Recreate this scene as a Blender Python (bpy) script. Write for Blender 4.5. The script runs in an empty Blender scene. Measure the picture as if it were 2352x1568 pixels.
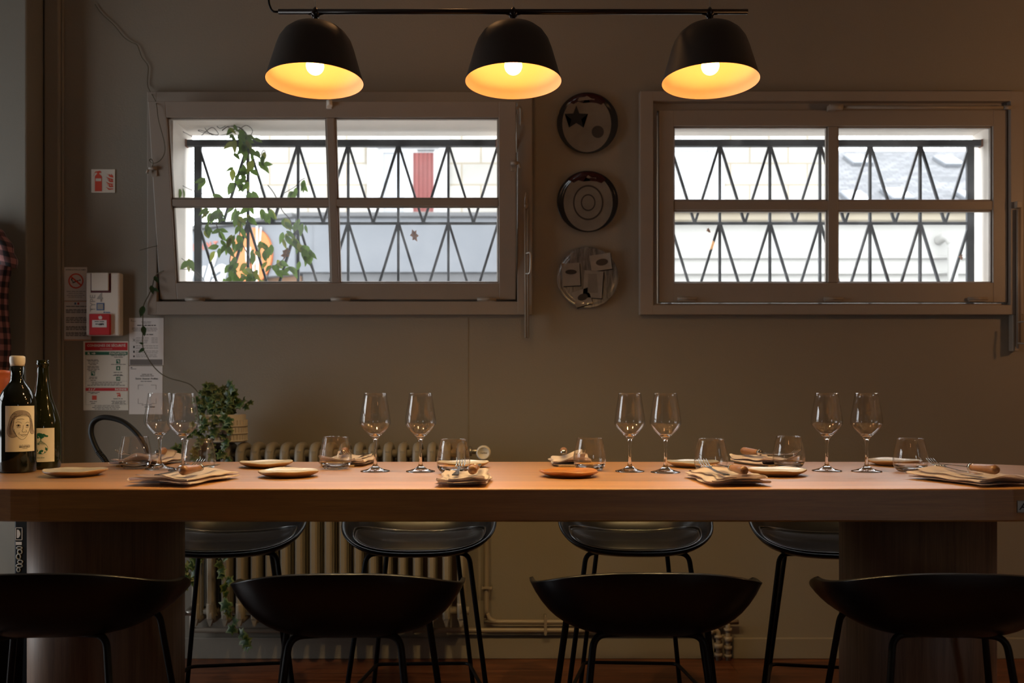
import bpy, bmesh, math, random
from mathutils import Vector, Matrix, Euler
random.seed(7)
R = math.radians
C = bpy.context.scene.collection
# ------------------------------------------------------------------ camera
FPX = 2100.0; CX = 1176.0; HY = 895.0; CAMZ = 1.134
cam = bpy.data.cameras.new('camera'); co = bpy.data.objects.new('camera', cam); C.objects.link(co)
co.location = (0, 0, CAMZ); co.rotation_euler = (R(90), 0, 0)
cam.sensor_width = 36; cam.lens = FPX / 2352 * 36; cam.shift_y = (HY - 784) / 2352
cam.clip_start = 0.05; cam.clip_end = 200
bpy.context.scene.camera = co
cam.dof.use_dof = True; cam.dof.focus_distance = 2.52; cam.dof.aperture_fstop = 4.0
# ------------------------------------------------------------------ world
w = bpy.data.worlds.new('overcast_sky'); bpy.context.scene.world = w; w.use_nodes = True
bg = w.node_tree.nodes['Background']
bg.inputs[0].default_value = (0.94, 0.97, 1.0, 1); bg.inputs[1].default_value = 7.0
sc = bpy.context.scene
sc.view_settings.view_transform = 'Standard'; sc.view_settings.look = 'None'
sc.view_settings.exposure = 0.0; sc.view_settings.gamma = 1.0; sc.view_settings.use_curve_mapping = False
sc.cycles.use_denoising = True
sc.cycles.max_bounces = 12; sc.cycles.transparent_max_bounces = 16; sc.cycles.transmission_bounces = 10
sc.cycles.sample_clamp_indirect = 4.0; sc.cycles.blur_glossy = 0.5
# ------------------------------------------------------------------ room sizes
WY = 3.87                      # inner face of the window wall
RX0, RX1, RY0, CEIL = -3.6, 3.9, -4.2, 2.95
REAR = [(2.6, 3.2, 0.9, 2.2)]     # openings in the wall behind the camera
LEFTW = (1.95, 3.3, 0.3, 2.2)                                 # tall window in the left wall (y0,y1,z0,z1)
def portal(loc, rot, sx, sy):
    l = bpy.data.lights.new('daylight_portal', 'AREA'); l.shape = 'RECTANGLE'; l.size = sx; l.size_y = sy
    l.cycles.is_portal = True
    o = bpy.data.objects.new('daylight_portal', l); o.location = loc; o.rotation_euler = rot; C.objects.link(o)
for (x0, x1, z0, z1) in REAR:
    portal(((x0+x1)/2, RY0-0.02, (z0+z1)/2), (R(90), 0, R(180)), x1-x0, z1-z0)
portal((RX0-0.02, (LEFTW[0]+LEFTW[1])/2, (LEFTW[2]+LEFTW[3])/2), (R(90), 0, R(-90)), LEFTW[1]-LEFTW[0], LEFTW[3]-LEFTW[2])
portal((-0.76, 4.2, 1.9), (R(90), 0, 0), 1.42, 0.8)
portal((1.37, 4.2, 1.9), (R(90), 0, 0), 1.5, 0.8)
ROOM_AND_FILL_LAMPS = [(2.95, 2.75, 1.95, 20), (-0.3, 2.9, 2.85, 3), (-0.6, -1.5, 2.6, 1.5), (2.0, -1.5, 2.6, 1.5)]  # second entry is an unseen fill light added to brighten the window wall
BULB_STRENGTH = 40.0
SPOT_W = 38.0; SPOT_COL = (1.0, 0.68, 0.28)
for (x, y, z, p) in ROOM_AND_FILL_LAMPS:
    l = bpy.data.lights.new('room_or_fill_light', 'POINT'); l.energy = p; l.color = (1.0, 0.50, 0.20); l.shadow_soft_size = 0.05
    o = bpy.data.objects.new('room_or_fill_light', l); o.location = (x, y, z); C.objects.link(o)

# ------------------------------------------------------------------ projection helpers (true sizes at true depth)
def X(px, Y): return (px - CX) / FPX * Y
def Z(py, Y): return CAMZ + (HY - py) / FPX * Y
def P(px, py, Y): return Vector((X(px, Y), Y, Z(py, Y)))
TZ = 0.904                      # table top height
def TY(py): return (CAMZ - TZ) * FPX / (py - HY)
def T(px, py):
    Y = TY(py); return Vector((X(px, Y), Y, TZ))

# ------------------------------------------------------------------ mesh helpers
def box(bm, x0, x1, y0, y1, z0, z1, bev=0.0, seg=2, mat=None, M=None):
    r = bmesh.ops.create_cube(bm, size=1.0)
    vs = r['verts']
    for v in vs:
        v.co = Vector(((x0+x1)/2 + v.co.x*(x1-x0), (y0+y1)/2 + v.co.y*(y1-y0), (z0+z1)/2 + v.co.z*(z1-z0)))
    if bev > 0:
        es = list({e for v in vs for e in v.link_edges})
        rb = bmesh.ops.bevel(bm, geom=es, offset=bev, segments=seg, profile=0.5, affect='EDGES')
        vs = list({v for f in rb['faces'] for v in f.verts} | {v for v in vs if v.is_valid})
    if M is not None:
        for v in vs: v.co = M @ v.co
    if mat is not None:
        for f in {f for v in vs for f in v.link_faces}: f.material_index = mat
    return vs
def smooth_path(pts, n=6, closed=False):
    pts = [Vector(p) for p in pts]; out = []
    N = len(pts)
    rng = range(N if closed else N-1)
    for i in rng:
        p1 = pts[i]; p2 = pts[(i+1) % N]
        p0 = pts[(i-1) % N] if (closed or i > 0) else p1
        p3 = pts[(i+2) % N] if (closed or i < N-2) else p2
        for k in range(n):
            t = k/n
            out.append(0.5*((2*p1)+(-p0+p2)*t+(2*p0-5*p1+4*p2-p3)*t*t+(-p0+3*p1-3*p2+p3)*t**3))
    if not closed: out.append(pts[-1])
    return out
def tube(bm, pts, r, seg=10, closed=False, cap=True, mat=0):
    pts = [Vector(p) for p in pts]; n = len(pts); rings = []
    prev = None
    for i, p in enumerate(pts):
        a = pts[(i-1) % n] if (closed or i > 0) else p
        b = pts[(i+1) % n] if (closed or i < n-1) else p
        t = (b-a)
        if t.length < 1e-9: t = Vector((0, 0, 1))
        t.normalize()
        if prev is None:
            u = t.orthogonal().normalized()
        else:
            u = prev - t*prev.dot(t)
            if u.length < 1e-6: u = t.orthogonal()
            u.normalize()
        prev = u; v = t.cross(u)
        rr = r[i] if isinstance(r, (list, tuple)) else r
        rings.append([bm.verts.new(p + u*math.cos(2*math.pi*k/seg)*rr + v*math.sin(2*math.pi*k/seg)*rr) for k in range(seg)])
    m = n if closed else n-1
    for i in range(m):
        A = rings[i]; B = rings[(i+1) % n]
        for k in range(seg):
            f = bm.faces.new((A[k], A[(k+1) % seg], B[(k+1) % seg], B[k])); f.material_index = mat; f.smooth = True
    if cap and not closed:
        bm.faces.new(list(reversed(rings[0]))).material_index = mat
        bm.faces.new(rings[-1]).material_index = mat
    return rings
def lathe(bm, prof, seg=40, M=None, mat=0, closed=False):
    """profile of (radius, height) turned about z; radius 0 closes to a point"""
    rings = []
    for (r, z) in prof:
        if r < 1e-6: rings.append([bm.verts.new((0, 0, z))])
        else: rings.append([bm.verts.new((r*math.cos(2*math.pi*k/seg), r*math.sin(2*math.pi*k/seg), z)) for k in range(seg)])
    pairs = list(zip(rings[:-1], rings[1:]))
    if closed: pairs.append((rings[-1], rings[0]))
    for A, B in pairs:
        for k in range(seg):
            k2 = (k+1) % seg
            if len(A) == 1 and len(B) == 1: continue
            if len(A) == 1: vs = (A[0], B[k2], B[k])
            elif len(B) == 1: vs = (A[k], A[k2], B[0])
            else: vs = (A[k], A[k2], B[k2], B[k])
            f = bm.faces.new(vs); f.smooth = True; f.material_index = mat
    if M is not None:
        for ring in rings:
            for v in ring: v.co = M @ v.co
    return rings
def prism(bm, poly, y0, y1, M=None, mat=0, axis='Y'):
    """polygon (x,z) extruded along y (axis='Y') or polygon (x,y) along z"""
    def mk(p, h): return Vector((p[0], h, p[1])) if axis == 'Y' else Vector((p[0], p[1], h))
    A = [bm.verts.new(mk(p, y0)) for p in poly]; B = [bm.verts.new(mk(p, y1)) for p in poly]
    if M is not None:
        for v in A+B: v.co = M @ v.co
    n = len(poly)
    fs = [bm.faces.new(A), bm.faces.new(list(reversed(B)))]
    for i in range(n): fs.append(bm.faces.new((A[i], B[i], B[(i+1) % n], A[(i+1) % n])))
    for f in fs: f.material_index = mat
    return A+B
def ell(cx, cz, rx, rz, n=32, a0=0, a1=360, rot=0):
    out = []
    full = abs(a1-a0) >= 360
    for k in range(n if full else n+1):
        a = R(a0+(a1-a0)*k/n); x = rx*math.cos(a); z = rz*math.sin(a)
        out.append((cx+x*math.cos(R(rot))-z*math.sin(R(rot)), cz+x*math.sin(R(rot))+z*math.cos(R(rot))))
    return out
def obj(name, bm, mat, parent=None, local=False, smooth=None, kind=None, label=None):
    """one mesh object; coordinates are the room's unless local"""
    bmesh.ops.recalc_face_normals(bm, faces=bm.faces)
    if smooth is not None:
        for f in bm.faces: f.smooth = smooth
    me = bpy.data.meshes.new(name); 
    if parent is not None and not local:
        Mi = world_of(parent).inverted()
        bmesh.ops.transform(bm, matrix=Mi, verts=bm.verts)
    elif parent is None and not local:
        # origin at the base centre
        if len(bm.verts):
            xs = [v.co.x for v in bm.verts]; ys = [v.co.y for v in bm.verts]; zs = [v.co.z for v in bm.verts]
            off = Vector(((min(xs)+max(xs))/2, (min(ys)+max(ys))/2, min(zs)))
            bmesh.ops.translate(bm, vec=-off, verts=bm.verts)
    bm.to_mesh(me); bm.free()
    for m in (mat if isinstance(mat, (list, tuple)) else [mat]): me.materials.append(m)
    o = bpy.data.objects.new(name, me); C.objects.link(o)
    if parent is not None: o.parent = parent
    elif not local: o.location = off
    if kind: o['kind'] = kind
    if label: o['label'] = label
    return o
def world_of(o):
    M = o.matrix_basis.copy()
    while o.parent is not None:
        o = o.parent; M = o.matrix_basis @ M
    return M
def tag(o, label, cat, group=None, kind=None):
    o['label'] = label; o['category'] = cat
    if group: o['group'] = group
    if kind: o['kind'] = kind
    return o
def thing(name, label, cat, loc=(0, 0, 0), rz=0, group=None, kind=None):
    o = bpy.data.objects.new(name, None); C.objects.link(o); o.empty_display_size = 0.05
    o.location = loc; o.rotation_euler = (0, 0, rz)
    if kind == 'structure': o['kind'] = kind
    else: tag(o, label, cat, group)
    return o
def struct(name, bm, mat, smooth=None):
    o = obj(name, bm, mat, smooth=smooth); o['kind'] = 'structure'; return o
def dup(root, loc, rz, label, group=None, name=None):
    r = root.copy(); C.objects.link(r); r.location = loc; r.rotation_euler = (0, 0, rz); r['label'] = label
    if group: r['group'] = group
    for ch in list(root.children):
        c = ch.copy(); C.objects.link(c); c.parent = r
        for g in list(ch.children):
            d = g.copy(); C.objects.link(d); d.parent = c
    return r
def BM(): return bmesh.new()
_tc = {}
def text_into(bm, body, size, M, mat=0, align='CENTER', bold=0.0, shear=0.0, depth=0.0, spacing=1.0):
    cu = bpy.data.curves.new('t', 'FONT'); cu.body = body; cu.size = size; cu.align_x = align; cu.align_y = 'CENTER'
    cu.offset = bold; cu.shear = shear; cu.extrude = depth; cu.resolution_u = 2; cu.space_character = spacing
    o = bpy.data.objects.new('t', cu); C.objects.link(o)
    dg = bpy.context.evaluated_depsgraph_get(); dg.update()
    me = bpy.data.meshes.new_from_object(o.evaluated_get(dg))
    n0 = len(bm.verts); nf = len(bm.faces)
    bm.from_mesh(me); bm.verts.ensure_lookup_table(); bm.faces.ensure_lookup_table()
    for v in bm.verts[n0:]:
        v.co = M @ v.co
    for f in bm.faces[nf:]: f.material_index = mat
    bpy.data.objects.remove(o); bpy.data.curves.remove(cu); bpy.data.meshes.remove(me)
def onwall(x, y, z, rot=0.0):
    """frame for lettering that faces the room (-Y)"""
    return Matrix.Translation((x, y, z)) @ Matrix.Rotation(R(90), 4, 'X') @ Matrix.Rotation(rot, 4, 'Z')

# ------------------------------------------------------------------ materials
def newmat(name):
    m = bpy.data.materials.new(name); m.use_nodes = True
    nt = m.node_tree; b = nt.nodes['Principled BSDF']; return m, nt, b
def mat(name, col, rough=0.6, metal=0.0, var=0.08, scale=12.0, bump=0.0, bscale=80.0, spec=0.5, coat=0.0, sheen=0.0, trans=0.0, ior=1.45):
    m, nt, b = newmat(name); N = nt.nodes; L = nt.links
    tc = N.new('ShaderNodeTexCoord')
    no = N.new('ShaderNodeTexNoise'); no.inputs['Scale'].default_value = scale; no.inputs['Detail'].default_value = 4
    L.new(tc.outputs['Object'], no.inputs['Vector'])
    mx = N.new('ShaderNodeMix'); mx.data_type = 'RGBA'
    L.new(no.outputs['Fac'], mx.inputs[0])
    c = Vector(col[:3])
    mx.inputs[6].default_value = (*(c*(1-var)), 1); mx.inputs[7].default_value = (*[min(1, k*(1+var)) for k in c], 1)
    L.new(mx.outputs[2], b.inputs['Base Color'])
    b.inputs['Roughness'].default_value = rough; b.inputs['Metallic'].default_value = metal
    b.inputs['Specular IOR Level'].default_value = spec; b.inputs['IOR'].default_value = ior
    b.inputs['Coat Weight'].default_value = coat; b.inputs['Coat Roughness'].default_value = 0.15
    b.inputs['Sheen Weight'].default_value = sheen; b.inputs['Transmission Weight'].default_value = trans
    if bump > 0:
        n2 = N.new('ShaderNodeTexNoise'); n2.inputs['Scale'].default_value = bscale; n2.inputs['Detail'].default_value = 5
        L.new(tc.outputs['Object'], n2.inputs['Vector'])
        bp = N.new('ShaderNodeBump'); bp.inputs['Strength'].default_value = bump; bp.inputs['Distance'].default_value = 0.002
        L.new(n2.outputs['Fac'], bp.inputs['Height']); L.new(bp.outputs['Normal'], b.inputs['Normal'])
    return m
def wood(name, c1, c2, stretch, rough=0.4, coat=0.0, plank=None, scale=6.0, coat_r=0.25, bump=0.05, spec=0.5):
    """stretch: scale per axis of the grain noise (small along the grain)"""
    m, nt, b = newmat(name); N = nt.nodes; L = nt.links
    tc = N.new('ShaderNodeTexCoord'); mp = N.new('ShaderNodeMapping'); mp.inputs['Scale'].default_value = stretch
    L.new(tc.outputs['Object'], mp.inputs['Vector'])
    n1 = N.new('ShaderNodeTexNoise'); n1.inputs['Scale'].default_value = scale; n1.inputs['Detail'].default_value = 8; n1.inputs['Roughness'].default_value = 0.65; n1.inputs['Distortion'].default_value = 0.6
    L.new(mp.outputs[0], n1.inputs['Vector'])
    cr = N.new('ShaderNodeValToRGB'); cr.color_ramp.elements[0].position = 0.36; cr.color_ramp.elements[1].position = 0.64
    cr.color_ramp.elements[0].color = (*c1, 1); cr.color_ramp.elements[1].color = (*c2, 1)
    L.new(n1.outputs['Fac'], cr.inputs[0]); last = cr.outputs[0]
    n3 = N.new('ShaderNodeTexNoise'); n3.inputs['Scale'].default_value = scale*7; n3.inputs['Detail'].default_value = 3
    L.new(mp.outputs[0], n3.inputs['Vector'])
    mx = N.new('ShaderNodeMix'); mx.data_type = 'RGBA'; mx.blend_type = 'MULTIPLY'; mx.inputs[0].default_value = 0.35
    L.new(last, mx.inputs[6]); L.new(n3.outputs['Color'], mx.inputs[7])
    hs = N.new('ShaderNodeRGBToBW'); L.new(n3.outputs['Color'], hs.inputs[0]); L.new(hs.outputs[0], mx.inputs[7])
    last = mx.outputs[2]
    if plank:
        br = N.new('ShaderNodeTexBrick'); br.inputs['Scale'].default_value = 1.0
        br.inputs['Brick Width'].default_value = plank[0]; br.inputs['Row Height'].default_value = plank[1]
        br.inputs['Mortar Size'].default_value = plank[2]; br.inputs['Color1'].default_value = (0.75, 0.75, 0.75, 1); br.inputs['Color2'].default_value = (1.15, 1.1, 1.05, 1)
        br.inputs['Mortar'].default_value = (0.25, 0.22, 0.2, 1)
        mb = N.new('ShaderNodeMapping'); mb.inputs['Location'].default_value = (plank[0]*0.37, 0.03, 0); L.new(tc.outputs['Object'], mb.inputs['Vector']); L.new(mb.outputs[0], br.inputs['Vector'])
        m2 = N.new('ShaderNodeMix'); m2.data_type = 'RGBA'; m2.blend_type = 'MULTIPLY'; m2.inputs[0].default_value = 1
        L.new(last, m2.inputs[6]); L.new(br.outputs['Color'], m2.inputs[7]); last = m2.outputs[2]
    L.new(last, b.inputs['Base Color']); b.inputs['Roughness'].default_value = rough
    b.inputs['Coat Weight'].default_value = coat; b.inputs['Coat Roughness'].default_value = coat_r; b.inputs['Coat IOR'].default_value = 1.7 if coat > 0.9 else 1.5; b.inputs['Specular IOR Level'].default_value = spec
    bp = N.new('ShaderNodeBump'); bp.inputs['Strength'].default_value = bump; bp.inputs['Distance'].default_value = 0.002
    L.new(n1.outputs['Fac'], bp.inputs['Height']); L.new(bp.outputs['Normal'], b.inputs['Normal'])
    return m
def thin_glass(name, tint=(1, 1, 1), gloss=0.03, dust=0.0, ior=1.45):
    m = bpy.data.materials.new(name); m.use_nodes = True; nt = m.node_tree; N = nt.nodes; L = nt.links
    for n in list(N): N.remove(n)
    out = N.new('ShaderNodeOutputMaterial'); tr = N.new('ShaderNodeBsdfTransparent'); tr.inputs[0].default_value = (*tint, 1)
    gl = N.new('ShaderNodeBsdfGlossy'); gl.inputs['Roughness'].default_value = gloss
    fr = N.new('ShaderNodeFresnel'); ge = N.new('ShaderNodeNewGeometry'); mr0 = N.new('ShaderNodeMapRange')
    mr0.inputs[3].default_value = ior; mr0.inputs[4].default_value = 1/ior; L.new(ge.outputs['Backfacing'], mr0.inputs[0]); L.new(mr0.outputs[0], fr.inputs['IOR'])
    mx = N.new('ShaderNodeMixShader'); L.new(fr.outputs[0], mx.inputs[0]); L.new(tr.outputs[0], mx.inputs[1]); L.new(gl.outputs[0], mx.inputs[2])
    last = mx.outputs[0]
    if dust > 0:
        tc = N.new('ShaderNodeTexCoord'); no = N.new('ShaderNodeTexNoise'); no.inputs['Scale'].default_value = 9; no.inputs['Detail'].default_value = 6
        L.new(tc.outputs['Object'], no.inputs['Vector'])
        mr = N.new('ShaderNodeMapRange'); mr.inputs[1].default_value = 0.35; mr.inputs[2].default_value = 0.8; mr.inputs[3].default_value = dust*0.4; mr.inputs[4].default_value = dust*2
        L.new(no.outputs['Fac'], mr.inputs[0])
        tl = N.new('ShaderNodeBsdfTranslucent'); tl.inputs[0].default_value = (0.9, 0.92, 0.95, 1)
        m2 = N.new('ShaderNodeMixShader'); L.new(mr.outputs[0], m2.inputs[0]); L.new(last, m2.inputs[1]); L.new(tl.outputs[0], m2.inputs[2]); last = m2.outputs[0]
    L.new(last, out.inputs[0]); return m
def emis(name, col, s):
    m, nt, b = newmat(name); b.inputs['Base Color'].default_value = (*col, 1)
    b.inputs['Emission Color'].default_value = (*col, 1); b.inputs['Emission Strength'].default_value = s
    return m

M_wall = mat('taupe wall paint', (0.235, 0.205, 0.165), 0.7, var=0.05, scale=3, bump=0.25, bscale=140, spec=0.35)
M_wall2 = mat('taupe room paint', (0.26, 0.235, 0.20), 0.8, var=0.04, scale=3)
M_wall_cool = mat('grey green partition paint', (0.205, 0.19, 0.16), 0.65, var=0.04, scale=3, bump=0.15, bscale=150)
M_ceil = mat('ceiling paint', (0.30, 0.27, 0.23), 0.9, var=0.03, scale=3)
M_frame = mat('taupe gloss woodwork paint', (0.255, 0.215, 0.18), 0.45, var=0.06, scale=8, bump=0.12, bscale=40)
M_reveal = mat('white painted render', (0.84, 0.77, 0.70), 0.8, var=0.08, scale=5, bump=0.5, bscale=40)
M_floor = wood('red brown oak floorboards', (0.10, 0.028, 0.010), (0.24, 0.085, 0.032), (0.8, 9, 1), 0.35, 0.0, (1.2, 0.14, 0.0015), 4.0)
M_table = wood('oiled oak table top', (0.44, 0.19, 0.035), (0.62, 0.30, 0.07), (0.5, 9, 9), 0.5, 1.0, (30.0, 0.2, 0.0008), 5.0, coat_r=0.42, bump=0.03, spec=0.5)
M_column = wood('oak veneer column', (0.22, 0.13, 0.085), (0.36, 0.22, 0.14), (14, 14, 0.6), 0.5, 0.0, None, 4.0)
M_black = mat('matt black plastic shell', (0.006, 0.006, 0.008), 0.30, var=0.1, scale=30, bump=0.04, bscale=300)
M_leather = mat('black leather', (0.012, 0.012, 0.015), 0.27, var=0.15, scale=60, bump=0.14, bscale=240, spec=0.8, coat=1.0)
M_steel_black = mat('black powder coated steel', (0.006, 0.006, 0.007), 0.5, spec=0.3, var=0.1, scale=30)
M_lamp = mat('dark brown grey lamp lacquer', (0.038, 0.029, 0.025), 0.5, var=0.06, scale=20)
M_lamp_in = mat('white lamp lining', (0.80, 0.76, 0.70), 0.55, var=0.02, scale=20)
M_bar = mat('dark bronze lamp rail', (0.030, 0.019, 0.015), 0.28, metal=0.3, var=0.08, scale=20)
M_bulb = emis('glowing warm bulb', (1.0, 0.31, 0.055), BULB_STRENGTH)
M_glass = mat('clear drinking glass', (0.985, 0.99, 0.99), 0.0, var=0.0, trans=1.0, ior=1.46)
M_thin = thin_glass('thin drinking glass', (0.985, 0.985, 0.985), 0.0, 0.0, 1.6)
M_pane = thin_glass('window glass', (0.97, 0.98, 0.98), 0.0, 0.025)
M_rad = mat('taupe radiator enamel', (0.27, 0.235, 0.185), 0.45, var=0.06, scale=15, bump=0.15, bscale=50)
M_white = mat('off white plastic', (0.72, 0.66, 0.58), 0.45, var=0.03)
M_paper = mat('white printed paper', (0.66, 0.63, 0.62), 0.7, var=0.03, scale=6)
M_paper2 = mat('glossy cream board', (0.70, 0.67, 0.60), 0.35, var=0.03, scale=6)
M_red = mat('signal red', (0.50, 0.018, 0.022), 0.4, var=0.05)
M_ored = mat('orange red print', (0.62, 0.07, 0.035), 0.5, var=0.05)
M_dred = mat('dark red recess', (0.10, 0.012, 0.012), 0.5)
M_green = mat('safety green', (0.012, 0.12, 0.065), 0.45, var=0.05)
M_ink = mat('black ink', (0.03, 0.03, 0.032), 0.6)
M_grey_ink = mat('grey ink', (0.20, 0.19, 0.19), 0.6)
M_lgrey_ink = mat('pale grey print', (0.36, 0.34, 0.31), 0.6)
M_blue = mat('blue print', (0.06, 0.13, 0.30), 0.6)
M_hose = mat('black rubber hose', (0.007, 0.007, 0.007), 0.5, spec=0.35)
M_ceram = mat('beige ceramic planter', (0.50, 0.45, 0.38), 0.55, var=0.1, scale=20, bump=0.3, bscale=60)
M_soil = mat('dark potting soil', (0.03, 0.02, 0.015), 0.95, var=0.4, scale=60, bump=0.8)
M_ivy = mat('dark green ivy leaf', (0.016, 0.045, 0.010), 0.4, var=0.5, scale=14)
M_ivy2 = mat('cream ivy leaf margin', (0.10, 0.14, 0.045), 0.45, var=0.3, scale=14)
M_stem = mat('brown green stem', (0.075, 0.06, 0.03), 0.7, var=0.3)
M_terra = mat('terracotta clay', (0.50, 0.145, 0.06), 0.7, var=0.12, scale=14, bump=0.2)
M_bottle = mat('near black bottle glass', (0.006, 0.007, 0.004), 0.06, var=0.2, spec=0.6)
M_bottle2 = mat('dark olive bottle glass', (0.012, 0.013, 0.002), 0.07, var=0.2, spec=0.6)
M_wax = mat('ivory wax seal', (0.78, 0.70, 0.58), 0.4, var=0.04)
M_label = mat('cream label paper', (0.80, 0.72, 0.58), 0.75, var=0.03)
M_linen = mat('beige linen', (0.86, 0.74, 0.70), 0.9, var=0.05, scale=30, bump=0.15, bscale=400, sheen=0.2)
M_board = wood('dark walnut rest board', (0.22, 0.14, 0.08), (0.36, 0.25, 0.15), (8, 1, 8), 0.5, 0.0, None, 5.0)
M_handle = wood('turned wooden knife handle', (0.22, 0.09, 0.035), (0.40, 0.19, 0.08), (20, 2, 20), 0.4, 0.1, None, 6.0)
M_steel = mat('polished stainless steel', (0.62, 0.60, 0.57), 0.16, metal=1.0, var=0.03)
M_iron = mat('black painted wrought iron', (0.0204, 0.02312, 0.02856), 0.5, var=0.3, scale=30, bump=0.4, bscale=60)
M_rust = mat('rusty iron', (0.204, 0.068, 0.0238), 0.8, var=0.4, scale=60)
M_hw = mat('painted metal hardware', (0.27, 0.23, 0.19), 0.4, var=0.1, scale=30)
M_chrome = mat('brushed metal hardware', (0.45, 0.42, 0.38), 0.35, metal=0.8)
M_seam = mat('dark gap', (0.02, 0.017, 0.015), 0.9)

# ================================================================== room shell
OUT = 4.17
W1 = (-1.4575, -0.065, 1.50, 2.292); W2 = (0.64, 2.10, 1.50, 2.292)      # masonry openings
N1 = (-1.50, 0.035, 1.495, 2.345);   N2 = (0.575, 2.125, 1.495, 2.345)   # rebates in the plaster
def wall_with(bm, x0, x1, y0, y1, z0, z1, holes):
    xs = x0
    for (a, b, c, d) in holes:
        box(bm, xs, a, y0, y1, z0, z1); box(bm, a, b, y0, y1, z0, c); box(bm, a, b, y0, y1, d, z1); xs = b
    box(bm, xs, x1, y0, y1, z0, z1)
bm = BM(); wall_with(bm, RX0, RX1, WY, 3.93, 0, CEIL, [N1, N2]); struct('wall_back', bm, M_wall)
bm = BM(); wall_with(bm, RX0, RX1, 3.93, OUT, 0, CEIL, [W1, W2]); struct('wall_back_masonry', bm, M_reveal)
bm = BM(); wall_with(bm, RX0, RX1, RY0-0.15, RY0, 0, CEIL, REAR); struct('wall_front', bm, M_wall2)
bm = BM()
y0, y1, z0, z1 = LEFTW
box(bm, RX0-0.15, RX0, RY0, y0, 0, CEIL); box(bm, RX0-0.15, RX0, y1, OUT, 0, CEIL); box(bm, RX0-0.15, RX0, y0, y1, 0, z0); box(bm, RX0-0.15, RX0, y0, y1, z1, CEIL)
struct('wall_left', bm, M_wall2)
bm = BM(); box(bm, RX1, RX1+0.15, RY0, OUT, 0, CEIL); struct('wall_right', bm, M_wall2)
bm = BM(); box(bm, RX0-0.15, RX1+0.15, RY0-0.15, OUT, -0.12, 0); struct('floor', bm, M_floor)
bm = BM(); box(bm, RX0-0.15, RX1+0.15, RY0-0.15, OUT, CEIL, CEIL+0.15); struct('ceiling', bm, M_ceil)
# mullioned glazing in the openings behind the camera
def glazing(name, pts_fn, wdt, z0, z1, nx, nz):
    t = thing(name, None, None, (0, 0, 0), kind='structure')
    bm = BM(); e = 0.03
    for i in range(nx+1):
        u = wdt*i/nx; box(bm, u-e, u+e, -0.03, 0.03, z0, z1)
    for k in range(nz+1):
        z = z0+(z1-z0)*k/nz; box(bm, 0, wdt, -0.028, 0.028, z-e, z+e)
    for v in bm.verts: v.co = pts_fn @ v.co
    obj('window_frame', bm, M_frame, t)
    bm = BM(); box(bm, 0, wdt, -0.003, 0.003, z0, z1)
    for v in bm.verts: v.co = pts_fn @ v.co
    obj('pane', bm, M_pane, t)
for i, (x0, x1, z0, z1) in enumerate(REAR):
    glazing('window_%d' % (3+i), Matrix.Translation((x0, RY0-0.07, 0)), x1-x0, z0, z1, 2, 3)
glazing('window_4', Matrix.Translation((RX0-0.07, LEFTW[0], 0)) @ Matrix.Rotation(R(90), 4, 'Z'), LEFTW[1]-LEFTW[0], LEFTW[2], LEFTW[3], 2, 3)

# partition pillar on the left with dark joint and trim
bm = BM(); box(bm, RX0, X(107, WY), 3.71, WY, 0, CEIL, 0.006); struct('wall_partition', bm, M_wall_cool)
bm = BM(); box(bm, X(107, WY)+0.006, X(138, 3.845), 3.835, WY, 0, CEIL, 0.006)
box(bm, X(138, 3.845), X(146, 3.86), 3.853, WY, 0, CEIL, 0.004); struct('trim_1', bm, M_wall)
# baseboard
bm = BM(); box(bm, X(1683, 3.86), RX1, 3.852, WY, 0, 0.088, 0.004); struct('baseboard_back', bm, M_wall)
bm = BM(); box(bm, X(388, WY), X(1640, 3.86), 3.852, WY, 0, 0.09, 0.004); struct('baseboard_left', bm, M_wall)
bm = BM(); box(bm, X(1074, WY), X(1074, WY)+0.0025, 3.8685, WY, 0.3, 1.44); struct('trim_2', bm, M_wall)

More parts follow.
